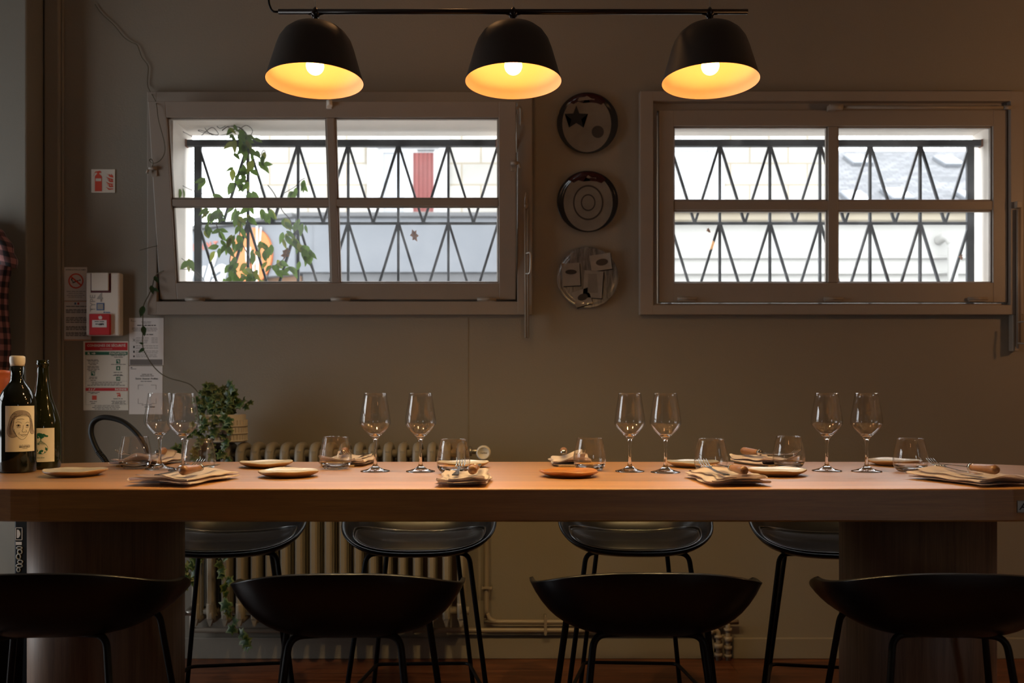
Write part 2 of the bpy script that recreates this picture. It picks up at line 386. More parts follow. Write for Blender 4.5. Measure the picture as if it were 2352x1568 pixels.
# ------------------------------------------------------------------ windows of the back wall
def ring(bm, x0, x1, z0, z1, ix0, ix1, iz0, iz1, y0, y1, bev=0.003):
    box(bm, x0, ix0, y0, y1, z0, z1, bev); box(bm, ix1, x1, y0, y1, z0, z1, bev)
    box(bm, ix0-0.004, ix1+0.004, y0+0.0005, y1, iz1, z1, bev); box(bm, ix0-0.004, ix1+0.004, y0+0.0005, y1, z0, iz0, bev)
SA = math.asin(0.13/0.8046)
def sash(parent, x0, x1, H, cols, rows, M):
    """frame bars in the plane x, v (up the sash); cols/rows are glass spans"""
    bm = BM(); y0, y1 = -0.018, 0.022
    v0, v1 = 0, H
    box(bm, x0, cols[0][0], y0, y1, v0, v1, 0.003); box(bm, cols[-1][1], x1, y0, y1, v0, v1, 0.003)
    box(bm, cols[0][0]-.002, cols[-1][1]+.002, y0+.0004, y1, v0, rows[0][0], 0.003); box(bm, cols[0][0]-.002, cols[-1][1]+.002, y0+.0004, y1, rows[-1][1], v1, 0.003)
    for a, b in zip(cols[:-1], cols[1:]): box(bm, a[1], b[0], y0+.002, y1, rows[0][0], rows[-1][1], 0.004)
    for a, b in zip(rows[:-1], rows[1:]): box(bm, cols[0][0], cols[-1][1], y0+.003, y1, a[1], b[0], 0.004)
    for c in cols:                      # glazing beads
        for r in rows:
            e = 0.006
            for (a, b, cc, d) in ((c[0], c[0]+e, r[0], r[1]), (c[1]-e, c[1], r[0], r[1]), (c[0], c[1], r[0], r[0]+e), (c[0], c[1], r[1]-e, r[1])):
                box(bm, a, b, -0.008, 0.010, cc, d, 0.002)
    for v in bm.verts: v.co = M @ v.co
    s = obj('sash', bm, M_frame, parent)
    for c in cols:
        for r in rows:
            bm = BM(); box(bm, c[0], c[1], 0.0, 0.004, r[0], r[1])
            for v in bm.verts: v.co = M @ v.co
            obj('pane', bm, M_pane, s)
    return s
# window 1: hopper sash tilted into the room
w1 = thing('window_1', None, None, (X(780, WY), WY, 1.45), kind='structure')
bm = BM(); ring(bm, -1.531, 0.085, 1.449, 2.385, -1.490, 0.022, 1.505, 2.335, 3.835, 3.93)
ring(bm, -1.490, 0.022, 1.50, 2.335, -1.462, -0.022, 1.532, 2.30, 3.893, 3.93)
obj('window_frame', bm, M_frame, w1)
M1 = Matrix.Translation((0, 3.868, 1.5165)) @ Matrix.Rotation(SA, 4, 'X')
s1 = sash(w1, -1.482, 0.016, 0.8046, [(-1.410, -0.760), (-0.7255, -0.055)], [(0.0696, 0.385), (0.4155, 0.7407)], M1)
# window 2: closed
w2 = thing('window_2', None, None, (X(1910, WY), WY, 1.45), kind='structure')
bm = BM(); ring(bm, X(1470, 3.83), X(2352, 3.83), 1.449, 2.387, X(1501, 3.83), X(2322, 3.83), 1.490, 2.345, 3.832, 3.93)
obj('window_frame', bm, M_frame, w2)
Y2 = 3.868
gx = [(X(1546, Y2), X(1899, Y2)), (X(1922, Y2), X(2276, Y2))]
zb = 1.502
gz = [(Z(650, Y2)-zb, Z(484, Y2)-zb), (Z(462, Y2)-zb, Z(292, Y2)-zb)]
M2 = Matrix.Translation((0, Y2, zb))
s2 = sash(w2, X(1512, Y2), X(2309, Y2), Z(255, Y2)-zb, gx, gz, M2)
bm = BM(); ring(bm, X(1501, 3.85), X(2322, 3.85), 1.490, 2.345, X(1510, 3.85), X(2311, 3.85), 1.4995, Z(252.5, 3.85), 3.862, 3.93, 0.002)
obj('window_frame', bm, M_frame, w2)
# hinges along the bottoms
def hinge(parent, px, py, Y, half=22):
    bm = BM(); a = P(px-half, py, Y); b = P(px+half, py, Y)
    tube(bm, [a, b], 0.0075, 10); box(bm, a.x+.005, b.x-.005, Y-0.002, Y+0.012, a.z-0.012, a.z+0.002, 0.002)
    obj('hinge', bm, M_hw, parent)
for px in (448, 782, 1118): hinge(w1, px, 687, 3.840)
for px in (1578, 1914, 2246): hinge(w2, px, 686, 3.842)
# catches on the tilted sash
def catch(parent, px, py, Y, s=1):
    bm = BM(); c = P(px, py, Y)
    box(bm, c.x-0.012, c.x+0.012, Y-0.004, Y, c.z-0.028, c.z+0.028, 0.002)
    tube(bm, [c+Vector((-0.02*s, -0.012, 0.004)), c+Vector((0.012*s, -0.008, 0.004))], 0.008, 8)
    tube(bm, [c+Vector((-0.02*s, -0.012, 0.006)), c+Vector((-0.026*s, -0.014, -0.018))], 0.005, 8)
    obj('catch', bm, M_hw, parent)
catch(s1, 355, 390, 3.765); catch(s1, 1180, 378, 3.765, -1)
bm = BM(); c = P(757, 238, 3.72)
tube(bm, [c+Vector((0, 0.0, .012)), c+Vector((0.003, -.008, -.012))], 0.010, 10); box(bm, c.x-.014, c.x+.010, 3.72, 3.732, c.z-.02, c.z+.016, .003)
obj('catch', bm, M_white, s1)
# stay and drive rods
bm = BM(); Yr = 3.818
tube(bm, [P(1209, 442, Yr), P(1209, 470, Yr)], [0.004, 0.010], 10); tube(bm, [P(1209, 468, Yr), P(1209, 480, Yr)], [0.010, 0.006], 10)
tube(bm, [P(1206, 478, Yr), P(1208, 775, Yr)], 0.0045, 8); tube(bm, [P(1211, 478, Yr), P(1213, 775, Yr)], 0.0045, 8)
box(bm, X(1205, Yr), X(1214, Yr), Yr, 3.83, Z(776, Yr), Z(700, Yr), 0.002)
box(bm, X(1205, Yr), X(1212, Yr), Yr, 3.834, Z(500, Yr), Z(490, Yr), 0.001)
drive = obj('drive_rod', bm, M_hw, w1)
bm = BM(); tube(bm, smooth_path([P(1209, 582, 3.81), P(1217, 580, 3.795), P(1219, 590, 3.79), P(1218, 620, 3.79), P(1215, 628, 3.795), P(1208, 628, 3.81)], 5), 0.004, 8)
obj('handle', bm, M_chrome, drive)
bm = BM()
tube(bm, smooth_path([P(1185, 252, 3.80), P(1190, 246, 3.80), P(1196, 250, 3.82), P(1196, 290, 3.84)], 4), 0.005, 8); tube(bm, [P(1187, 262, 3.81), P(1187, 350, 3.84)], 0.004, 8)
obj('stay_arm', bm, M_hw, w1)
bm = BM(); tube(bm, [P(1915, 246, 3.826), P(2322, 247, 3.826)], 0.0065, 10); tube(bm, [P(1905, 246, 3.824), P(1935, 246, 3.824)], 0.012, 10)
tube(bm, [P(2306, 247, 3.824), P(2322, 247, 3.824)], 0.0085, 10); box(bm, X(1904, 3.82), X(1922, 3.82), 3.82, 3.85, Z(252, 3.82), Z(240, 3.82), 0.003)
obj('drive_rod', bm, M_hw, w2)
bm = BM(); tube(bm, [P(2338, 480, 3.82), P(2338, 800, 3.82)], 0.006, 8); tube(bm, [P(2343, 480, 3.82), P(2343, 790, 3.82)], 0.005, 8)
box(bm, X(2333, 3.82), X(2346, 3.82), 3.81, 3.845, Z(478, 3.82), Z(462, 3.82), 0.003)
box(bm, X(2331, 3.82), X(2345, 3.82), 3.835, WY, Z(806, 3.82), Z(690, 3.82), 0.004)
tube(bm, smooth_path([P(2338, 740, 3.80), P(2362, 740, 3.77), P(2366, 765, 3.76), P(2360, 787, 3.77), P(2338, 788, 3.80)], 5), 0.0035, 8)
obj('drive_rod', bm, M_hw, w2)

# ================================================================== wrought iron grilles
def grille(name, label, x0, x1, xs, post_x, YG=4.09):
    t = thing(name, label, 'window grille', ((x0+x1)/2, YG, 1.5))
    zt0, zt1 = Z(337, YG), Z(322, YG); zm0, zm1 = Z(516, YG), Z(510, YG); zbm = 1.505
    bm = BM(); box(bm, x0, x1, YG-0.014, YG+0.014, zt0, zt1, 0.003); obj('top_rail', bm, M_iron, t)
    e = 0.045
    for (xa, xb) in ((x0-0.01, x0+0.008), (x1-0.008, x1+0.01)):
        bm = BM(); box(bm, xa, xb, YG-0.0155, YG+0.0155, zt0-0.002, zt1+0.002, 0.003); obj('rail_end', bm, M_rust, t)
    bm = BM(); box(bm, xs[0]-0.01, xs[-1]+0.01, YG-0.007, YG+0.007, zm0, zm1, 0.002); obj('middle_rail', bm, M_iron, t)
    bm = BM(); box(bm, xs[0], xs[-1], YG-0.007, YG+0.007, zbm, zbm+0.012, 0.002); obj('bottom_rail', bm, M_iron, t)
    for i, x in enumerate(xs):
        bm = BM(); wv = 0.016 if abs(x-post_x) < 0.03 else 0.0055
        box(bm, x-wv, x+wv, YG-0.008, YG+0.008, zbm, zt0+0.002, 0.001); obj('vertical_bar', bm, M_iron, t)
    d = xs[1]-xs[0]
    for (ztop, zbot) in ((zt0+0.002, zm1), (zm0+0.001, Z(692, YG))):
        for i, x in enumerate(xs[:-1]):
            m = x+d/2
            for (a, b) in ((x+0.004, m-0.002), (m+0.002, x+d-0.004)):
                bm = BM(); za, zb_ = (ztop, zbot) if a < m-0.003 and abs(a-x) < 0.02 else (zbot, ztop)
                n = Vector((b-a, 0, zb_-za)).normalized(); s = Vector((n.z, 0, -n.x))*0.0052
                A = Vector((a, 0, za)); B = Vector((b, 0, zb_))
                prism(bm, [((A+s).x, (A+s).z), ((B+s).x, (B+s).z), ((B-s).x, (B-s).z), ((A-s).x, (A-s).z)], YG-0.006, YG+0.006)
                obj('diagonal_bar', bm, M_iron, t)
    return t
d = 115/FPX*4.09
xsA = [X(455, 4.09)+d*i for i in range(7)]
grille('iron_grille', 'black zigzag iron grille outside the tilted left window, wound with vine', W1[0], W1[1], xsA, xsA[0])
xsB = [X(2228, 4.09)-d*i for i in range(7)][::-1]
grille('iron_grille', 'black zigzag iron grille outside the closed right window with rusty end', W2[0], W2[1], xsB, xsB[-1])

# ================================================================== outside
M_street = mat('pale asphalt street', (0.204, 0.204, 0.2006), 0.9, var=0.15)
def brickmat(name, c1, c2, mort, bw, bh, ms, rough=0.85, rot=90):
    m, nt, b = newmat(name); N = nt.nodes; L = nt.links
    tc = N.new('ShaderNodeTexCoord'); mp = N.new('ShaderNodeMapping'); mp.inputs['Rotation'].default_value = (R(rot), 0, 0)
    L.new(tc.outputs['Object'], mp.inputs['Vector'])
    br = N.new('ShaderNodeTexBrick'); br.inputs['Scale'].default_value = 1; br.inputs['Brick Width'].default_value = bw; br.inputs['Row Height'].default_value = bh
    br.inputs['Mortar Size'].default_value = ms; br.inputs['Color1'].default_value = (*c1, 1); br.inputs['Color2'].default_value = (*c2, 1); br.inputs['Mortar'].default_value = (*mort, 1)
    L.new(mp.outputs[0], br.inputs['Vector'])
    no = N.new('ShaderNodeTexNoise'); no.inputs['Scale'].default_value = 1.2; no.inputs['Detail'].default_value = 6; L.new(tc.outputs['Object'], no.inputs['Vector'])
    mr = N.new('ShaderNodeMapRange'); mr.inputs[1].default_value = 0.3; mr.inputs[2].default_value = 0.7; mr.inputs[3].default_value = 0.78; mr.inputs[4].default_value = 1.08
    L.new(no.outputs['Fac'], mr.inputs[0])
    mx = N.new('ShaderNodeMix'); mx.data_type = 'RGBA'; mx.blend_type = 'MULTIPLY'; mx.inputs[0].default_value = 1
    L.new(br.outputs['Color'], mx.inputs[6]); L.new(mr.outputs[0], mx.inputs[7]); L.new(mx.outputs[2], b.inputs['Base Color'])
    b.inputs['Roughness'].default_value = rough
    return m
M_stone = brickmat('pale limestone blocks', (0.272, 0.2618, 0.238), (0.3264, 0.3128, 0.289), (0.2176, 0.1836, 0.136), 0.42, 0.235, 0.010)
M_render = mat('white rendered facade', (0.3264, 0.3196, 0.3026), 0.85, var=0.05, scale=2)
M_cornice = mat('sand stone cornice', (0.235, 0.20, 0.145), 0.85, var=0.12, scale=3)
M_fascia = mat('blue grey shop fascia', (0.1054, 0.1122, 0.1258), 0.6, var=0.03)
M_fascia2 = mat('dark grey ledge', (0.068, 0.068, 0.0714), 0.7)
M_orange = mat('orange sign print', (0.408, 0.102, 0.0136), 0.6, var=0.02)
M_orange2 = mat('orange red lettering', (0.306, 0.068, 0.034), 0.6, var=0.02)
M_signw = mat('white sign print', (0.578, 0.578, 0.578), 0.5, var=0.01)
M_pvc = mat('white window plastic', (0.33, 0.33, 0.335), 0.5, var=0.02)
M_net = mat('pale curtain behind glass', (0.272, 0.2856, 0.3128), 0.7, var=0.08)
M_redc = mat('dusty red curtain', (0.1496, 0.0374, 0.034), 0.8, var=0.15, scale=5)
M_slate = brickmat('grey slate', (0.085, 0.088, 0.096), (0.15, 0.15, 0.16), (0.05, 0.05, 0.055), 0.20, 0.13, 0.010, rot=0)
M_sky_glass = mat('skylight glass', (0.4216, 0.4624, 0.51), 0.2, var=0.02)
M_brown = mat('brown wooden shutter', (0.1768, 0.0884, 0.0408), 0.7)

bm = BM(); box(bm, -14, 16, OUT, 30, -0.35, -0.15); struct('ground', bm, M_street)
YB = 10.0
ab = thing('apartment_building', 'pale limestone building across the street with red curtained window and shutter', 'building', (0.5, YB+1, -0.15))
bm = BM(); box(bm, X(596, YB), X(1926, YB), YB, YB+4, Z(500, YB), 4.35); obj('upper_wall', bm, M_stone, ab)
bm = BM(); box(bm, X(690, YB), 8.6, YB+0.02, YB+3.9, -0.15, Z(508, YB)); obj('lower_wall', bm, M_render, ab)
bm = BM(); box(bm, X(1330, YB), 8.7, YB-0.12, YB+0.3, Z(511, YB), Z(491, YB), 0.02); box(bm, X(1330, YB), 8.7, YB-0.17, YB+0.3, Z(494, YB), Z(489, YB), 0.01); obj('cornice', bm, M_cornice, ab)
bm = BM(); box(bm, X(1330, YB), 8.6, YB-0.03, YB+0.05, Z(594, YB), Z(588, YB), 0.01); box(bm, X(1330, YB), 8.6, YB-0.04, YB+0.05, Z(630, YB), Z(624, YB), 0.01); obj('string_course', bm, M_render, ab)
bm = BM(); box(bm, X(690, YB), X(1330, YB), YB-0.10, YB+0.3, Z(505, YB), Z(497, YB), 0.01); box(bm, X(690, YB), X(1330, YB), YB-0.05, YB+0.3, Z(497, YB), Z(488, YB), 0.01); obj('stone_ledge', bm, M_cornice, ab)
# its windows
def pvc(px0, px1, py0, py1, kind):
    bm = BM(); a, b, t_, c = X(px0, YB), X(px1, YB), Z(py0, YB), Z(py1, YB)
    e = 0.12
    box(bm, a-e, b+e, YB-0.05, YB+0.03, t_, t_+e, 0.01); box(bm, a-e, a, YB-0.04, YB+0.03, c, t_, 0.01); box(bm, b, b+e, YB-0.04, YB+0.03, c, t_, 0.01)
    e = 0.05
    box(bm, a, a+e, YB-0.02, YB+0.02, c, t_); box(bm, b-e, b, YB-0.02, YB+0.02, c, t_); box(bm, a+e, b-e, YB-0.019, YB+0.02, t_-e, t_)
    if kind == 'window': box(bm, (a+b)/2-e, (a+b)/2+e, YB-0.022, YB+0.02, c, t_-e); 
    f = obj('window', bm, M_pvc, ab)
    if kind == 'window':
        bm = BM(); box(bm, a+.05, (a+b)/2-e, YB-.006, YB-0.002, c, t_-.05); obj('curtain', bm, M_net, f)
        bm = BM(); 
        n = 16; xa = (a+b)/2+e; xb = b-.05
        for i in range(n):
            u0 = xa+(xb-xa)*i/n; u1 = xa+(xb-xa)*(i+1)/n; o = 0.006*math.sin(i*1.9)
            box(bm, u0, u1, YB-.016+o, YB-0.002, c, t_-.05)
        obj('curtain', bm, M_redc, f, label='dusty red curtain')
        bm = BM(); box(bm, X(985, YB)-.12, X(985, YB)+.06, YB-.035, YB-.02, t_-.035, t_-.02); obj('air_vent', bm, M_fascia2, f)
    else:
        bm = BM()
        k = 26
        for i in range(k):
            z = t_-.04-(t_-c)*i/k; box(bm, a+.03, b-.03, YB-0.012, YB-0.003, z-(t_-c)/k*0.86, z, 0.002)
        obj('roller_shutter', bm, M_pvc, f)
pvc(870, 1007, 341, 492, 'window'); pvc(1440, 1637, 335, 492, 'shutter')
bm = BM(); tube(bm, smooth_path([(X(2158, YB), YB+.02, Z(552, YB)), (X(2160, YB), YB-.12, Z(548, YB)), (X(2168, YB), YB-.16, Z(560, YB)), (X(2172, YB), YB-.16, Z(600, YB)), (X(2172, YB), YB-.16, 1.0)], 5), 0.05, 12)
obj('drain_pipe', bm, M_render, ab)
# slate roofed house behind
sh = thing('slate_roof_house', 'grey slate roofed house with skylights beyond the right window', 'house', (6.5, 13, -0.15))
Ya, Yb = 14.2, 18.0; za, zb_ = Z(500, Ya), Z(346, Yb)
bm = BM(); box(bm, 3.0, 13, Ya+.3, Yb+3, -0.15, za-.05); obj('wall', bm, M_render, sh)
L0 = math.hypot(Yb-Ya, zb_-za); an = math.atan2(zb_-za, Yb-Ya)
MR = Matrix.Translation((7.5, (Ya+Yb)/2, (za+zb_)/2)) @ Matrix.Rotation(an, 4, 'X')
bm = BM(); box(bm, -4.6, 5.5, -L0/2, L0/2, -0.1, 0)
o = obj('roof', bm, M_slate, None, local=True); o.parent = sh; o.matrix_local = world_of(sh).inverted() @ MR
for (px, py) in ((1970, 372), (2178, 375), (2060, 452), (1965, 459), (2235, 459)):
    # point of the roof plane along the sight line
    k = (HY-py)/FPX; t_ = (za-Ya*math.tan(an)-CAMZ)/(k-math.tan(an)); xx = (px-CX)/FPX*t_; v = (t_-(Ya+Yb)/2)/math.cos(an)
    MS = MR @ Matrix.Translation((xx-7.5, v, 0))
    bm = BM(); box(bm, -0.19, 0.19, -0.30, 0.30, 0, 0.07, 0.01)
    for q in bm.verts: q.co = MS @ q.co
    f = obj('skylight', bm, M_fascia, sh)
    bm = BM(); box(bm, -0.15, 0.15, -0.26, 0.26, 0.07, 0.08)
    for q in bm.verts: q.co = MS @ q.co
    obj('pane', bm, M_sky_glass, f)
# restaurant fascia across the street
sf = thing('shop_fascia', 'grey restaurant fascia with orange disc and white script across the street', 'shop sign', (X(690, YB), YB-0.3, -0.15))
xo = X(690, YB); yo = YB-0.02; TH = R(30)
MF = Matrix.Translation((xo, yo, 0)) @ Matrix.Rotation(-TH, 4, 'Z')      # local +x runs right, wing is x<0
zt = Z(505, YB); zf = Z(629, YB)
bm = BM(); box(bm, xo+0.02, X(1330, YB), yo-0.12, yo, zf, zt, 0.008); 
for px in (724, 1260): box(bm, X(px, YB)-.006, X(px, YB)+.006, yo-0.126, yo-0.1, zf, zt)
obj('fascia_panel', bm, M_fascia, sf)
bm = BM(); box(bm, -2.6, 0.02, -0.10, 0.15, zf-.02, zt, 0.008)
for q in bm.verts: q.co = MF @ q.co
wing = obj('fascia_wing', bm, M_fascia, sf)
bm = BM(); box(bm, -2.6, 0.03, -0.16, 0.3, zt, zt+0.05, 0.01)
for q in bm.verts: q.co = MF @ q.co
box(bm, xo, X(1330, YB), yo-0.18, yo, zt, zt+0.05, 0.01)
obj('ledge', bm, M_fascia2, sf)
bm = BM(); box(bm, -2.6, 0.0, 0.02, 0.15, -0.15, zf-.02)
for q in bm.verts: q.co = MF @ q.co
obj('shop_front', bm, M_brown, sf)
bm = BM(); box(bm, xo+.05, X(1330, YB), yo-0.08, yo, 1.2, zf-.005); obj('shop_window', bm, M_fascia2, sf)
def fpt(x, y, z): return MF @ Vector((x, y, z))
cxs, czs = -0.613, Z(592, 10.31)
bm = BM(); prism(bm, ell(cxs, czs, 0.315, 0.315, 48), -0.125, -0.10)
for q in bm.verts: q.co = MF @ q.co
disc = obj('sign_disc', bm, M_orange, sf)
bm = BM()
def fp(poly): prism(bm, [(cxs+a, czs+b) for a, b in poly], -0.132, -0.125)
# fork
fp([(-.075, .10), (-.063, .10), (-.063, .00), (-.075, .0)]); fp([(-.053, .10), (-.041, .10), (-.041, .0), (-.053, .0)])
fp([(-.031, .10), (-.019, .10), (-.019, .0), (-.031, .0)]); fp([(-.009, .10), (.003, .10), (.003, .0), (-.009, .0)])
fp([(-.075, .01), (.003, .01), (0, -.05), (-.02, -.075), (-.024, -.30), (-.048, -.30), (-.05, -.075), (-.07, -.05)])
# spoon / ladle and chopsticks
fp([(a, b) for a, b in ell(.045, -.06, .026, .05, 16)]); fp([(.037, -.09), (.053, -.09), (.06, -.30), (.03, -.30)])
fp([(.09, .33), (.108, .33), (.112, -.1), (.10, -.31), (.075, -.31), (.09, -.1)]); fp([(.15, .31), (.168, .305), (.122, -.1), (.12, -.25), (.11, -.12)])
for q in bm.verts: q.co = MF @ q.co
obj('cutlery_emblem', bm, M_signw, sf)
bm = BM(); text_into(bm, 'RESTAURANT', 0.115, MF @ onwall(-1.16, -0.105, 2.79), align='RIGHT', spacing=1.55, depth=0.004, bold=0.002)
obj('small_lettering', bm, M_orange2, sf)
bm = BM(); text_into(bm, 'ula', 0.60, MF @ onwall(-1.06, -0.107, 2.46), align='RIGHT', shear=0.45, depth=0.006, bold=0.012)
obj('script_lettering', bm, M_signw, sf)

# ------------------------------------------------------------------ climbing plant outside and through the gap
M_leafA = mat('bright green climber leaf', (0.102, 0.17, 0.0306), 0.45, var=0.45, scale=20)
M_leafB = mat('yellow green climber leaf', (0.204, 0.2244, 0.0408), 0.5, var=0.3, scale=20)
for m in (M_leafA, M_leafB):
    nt = m.node_tree; b = nt.nodes['Principled BSDF']; tl = nt.nodes.new('ShaderNodeBsdfTranslucent'); ms = nt.nodes.new('ShaderNodeMixShader'); ms.inputs[0].default_value = 0.5
    nt.links.new(b.inputs['Base Color'].links[0].from_socket, tl.inputs[0]); nt.links.new(b.outputs[0], ms.inputs[1]); nt.links.new(tl.outputs[0], ms.inputs[2]); nt.links.new(ms.outputs[0], nt.nodes['Material Output'].inputs[0])
M_vstem = mat('purple brown climber stem', (0.068, 0.0442, 0.0408), 0.7, var=0.3)
M_dry = mat('dry orange brown leaf', (0.2856, 0.1088, 0.034), 0.8, var=0.3, scale=30)
def leaf(bm, base, d, n, L, Wd, mat=0, fold=0.25):
    """pointed oval leaf: base point, direction, face normal"""
    d = d.normalized(); s = d.cross(n)
    if s.length < 1e-4: s = d.orthogonal()
    s.normalize(); nn = s.cross(d).normalized()
    prof = [(0, 0.05), (0.12, 0.55), (0.32, 0.98), (0.55, 0.90), (0.78, 0.50), (1.0, 0.0)]
    mid = []; lf = []; rt = []
    for t, w_ in prof:
        c = base + d*L*t - nn*(L*0.18*t*t)
        mid.append(bm.verts.new(c))
        if 0 < t < 1:
            lf.append(bm.verts.new(c + s*Wd*w_*0.5 + nn*fold*Wd*w_*0.5)); rt.append(bm.verts.new(c - s*Wd*w_*0.5 + nn*fold*Wd*w_*0.5))
    fs = [bm.faces.new((mid[0], lf[0], mid[1])), bm.faces.new((mid[0], mid[1], rt[0]))]
    for i in range(len(lf)-1):
        fs.append(bm.faces.new((mid[i+1], lf[i], lf[i+1], mid[i+2]))); fs.append(bm.faces.new((mid[i+1], mid[i+2], rt[i+1], rt[i])))
    fs.append(bm.faces.new((mid[-2], lf[-1], mid[-1]))); fs.append(bm.faces.new((mid[-2], mid[-1], rt[-1])))
    for f in fs: f.smooth = True; f.material_index = mat
rs = random.Random(11)
cv = thing('climbing_vine', 'leafy green climbing vine twining over the left window grille', 'climbing plant', P(570, 700, 4.05))
bm = BM()
stems = [
 [(575, 720), (562, 660), (551, 644), (541, 627), (528, 606), (530, 575), (518, 567), (507, 543), (497, 514), (499, 483), (492, 462)],
 [(590, 715), (584, 640), (578, 617), (572, 590), (560, 567), (551, 543), (553, 510), (558, 487), (566, 455), (560, 430), (572, 400), (566, 375), (574, 340), (570, 320), (560, 300), (548, 292), (525, 290), (510, 300)],
 [(735, 700), (725, 644), (713, 610), (700, 590), (692, 571), (685, 545), (673, 525), (666, 504), (648, 483), (630, 445), (615, 425)],
 [(610, 700), (614, 640), (622, 615), (637, 606), (655, 590), (668, 565), (682, 530), (684, 500)],
 [(400, 414), (430, 432), (465, 445), (490, 455), (505, 470)], [(413, 590), (440, 612), (470, 645), (480, 680)],
 [(415, 618), (440, 620), (455, 635), (468, 655)], [(395, 283), (420, 302), (445, 315)],
 [(570, 320), (580, 300), (565, 288), (545, 300), (530, 305), (505, 312)], [(560, 300), (530, 285), (505, 295), (495, 280), (510, 275), (520, 290), (550, 300)],
 [(462, 312), (485, 293), (497, 300), (500, 310), (470, 305), (455, 300), (465, 300), (500, 312)], [(470, 285), (463, 280), (475, 300), (490, 312)],
 [(575, 370), (595, 360), (605, 345), (610, 352), (608, 362), (590, 373), (578, 378)], [(550, 450), (556, 440), (553, 425), (540, 430), (532, 425)],
 [(653, 443), (680, 427), (690, 415), (700, 409)], [(560, 310), (540, 320), (545, 335), (560, 338), (575, 325), (590, 330)],
]
segs = []
for s in stems:
    yy = 4.02 if s[0][1] > 690 or s[0][0] > 500 else 4.03
    pts = smooth_path([P(a, min(b, 690), yy+rs.uniform(-0.02, 0.02)) for a, b in s], 5)
    tube(bm, pts, 0.0021 if len(s) > 8 else 0.0014, 6); segs.append(pts)
obj('stem', bm, M_vstem, cv)
clusters = [(530,295,14,4),(548,318,15,7),(575,322,14,6),(565,350,10,2),(597,352,8,2),(603,377,5,1),(545,385,10,3),(570,390,16,6),(582,372,8,2),(545,415,10,3),(566,415,10,3),(415,432,3,2),(470,408,4,1),(495,448,8,2),(463,452,8,1),(576,440,6,2),(487,488,8,4),(500,480,8,3),(515,488,8,3),(540,490,8,3),(562,495,8,3),(600,484,8,2),(620,482,8,3),(655,503,8,3),(690,510,10,4),(478,522,10,3),(508,525,8,2),(551,518,5,1),(535,543,12,7),(550,553,12,5),(505,568,10,3),(522,562,8,2),(587,574,10,4),(612,570,12,4),(600,555,6,2),(655,538,12,5),(675,545,8,3),(683,560,8,2),(700,562,12,5),(710,578,10,3),(697,595,8,2),(540,595,10,4),(530,615,10,5),(545,626,10,4),(560,614,8,3),(590,628,10,4),(575,640,10,3),(565,634,10,3),(620,604,8,2),(640,604,8,3),(635,624,8,3),(668,612,6,2),(434,596,3,2),(697,415,5,2),(680,436,8,2),(555,338,12,5),(540,470,10,3),(574,470,8,2),(520,640,10,3),(605,645,10,3),(480,480,6,2)]
bm = BM()
for (a, b, r_, n) in clusters:
    for i in range(n+1):
        px = a+rs.gauss(0, r_*0.6); py = b+rs.gauss(0, r_*0.6); p = P(px, py, 4.0+rs.uniform(-0.03, 0.06))
        dd = Vector((rs.uniform(-0.7, 0.7), rs.uniform(-0.35, 0.35), -1+rs.uniform(-0.1, 0.9)))
        nn = Vector((rs.uniform(-0.6, 0.6), -1, rs.uniform(-0.3, 0.7)))
        L_ = rs.uniform(0.038, 0.064)
        leaf(bm, p, dd, nn, L_, L_*rs.uniform(0.38, 0.52), 1 if rs.random() < 0.22 else 0)
obj('foliage', bm, [M_leafA, M_leafB], cv)
def dryleaf(px, py, label, L_=0.06, rot=0.0, Yd=4.078):
    bm = BM(); b = P(px, py, Yd)
    pts = [(0, .5), (.12, .3), (.3, .33), (.2, .1), (.34, -.1), (.15, -.2), (.1, -.5), (-.05, -.28), (-.22, -.3), (-.14, -.05), (-.3, .12), (-.12, .2)]
    c = bm.verts.new(b+Vector((0, -.004, 0)))
    vs = [bm.verts.new(b+Vector(((x*math.cos(rot)-z*math.sin(rot))*L_, 0.006*math.sin(i*2.1), (x*math.sin(rot)+z*math.cos(rot))*L_))) for i, (x, z) in enumerate(pts)]
    for i in range(len(vs)): bm.faces.new((c, vs[i], vs[(i+1) % len(vs)]))
    r = bmesh.ops.extrude_face_region(bm, geom=bm.faces[:])
    for v in r['geom']:
        if isinstance(v, bmesh.types.BMVert): v.co.y += 0.0012
    return tag(obj('dry_leaf', bm, M_dry), label, 'leaf')
dryleaf(951, 541, 'orange brown dry leaf caught in the left grille on bare blue grey background', 0.06, 0.3)
dryleaf(655, 582, 'crumpled brown dry leaf hanging among the vine by the orange disc', 0.06, -0.4, 4.03)
dryleaf(2207, 590, 'small orange dry leaf caught at the right grille near its thick post', 0.03, 0.2)
dryleaf(1627, 529, 'thin curled brown leaf hanging under the right grille middle rail', 0.028, 0.6)

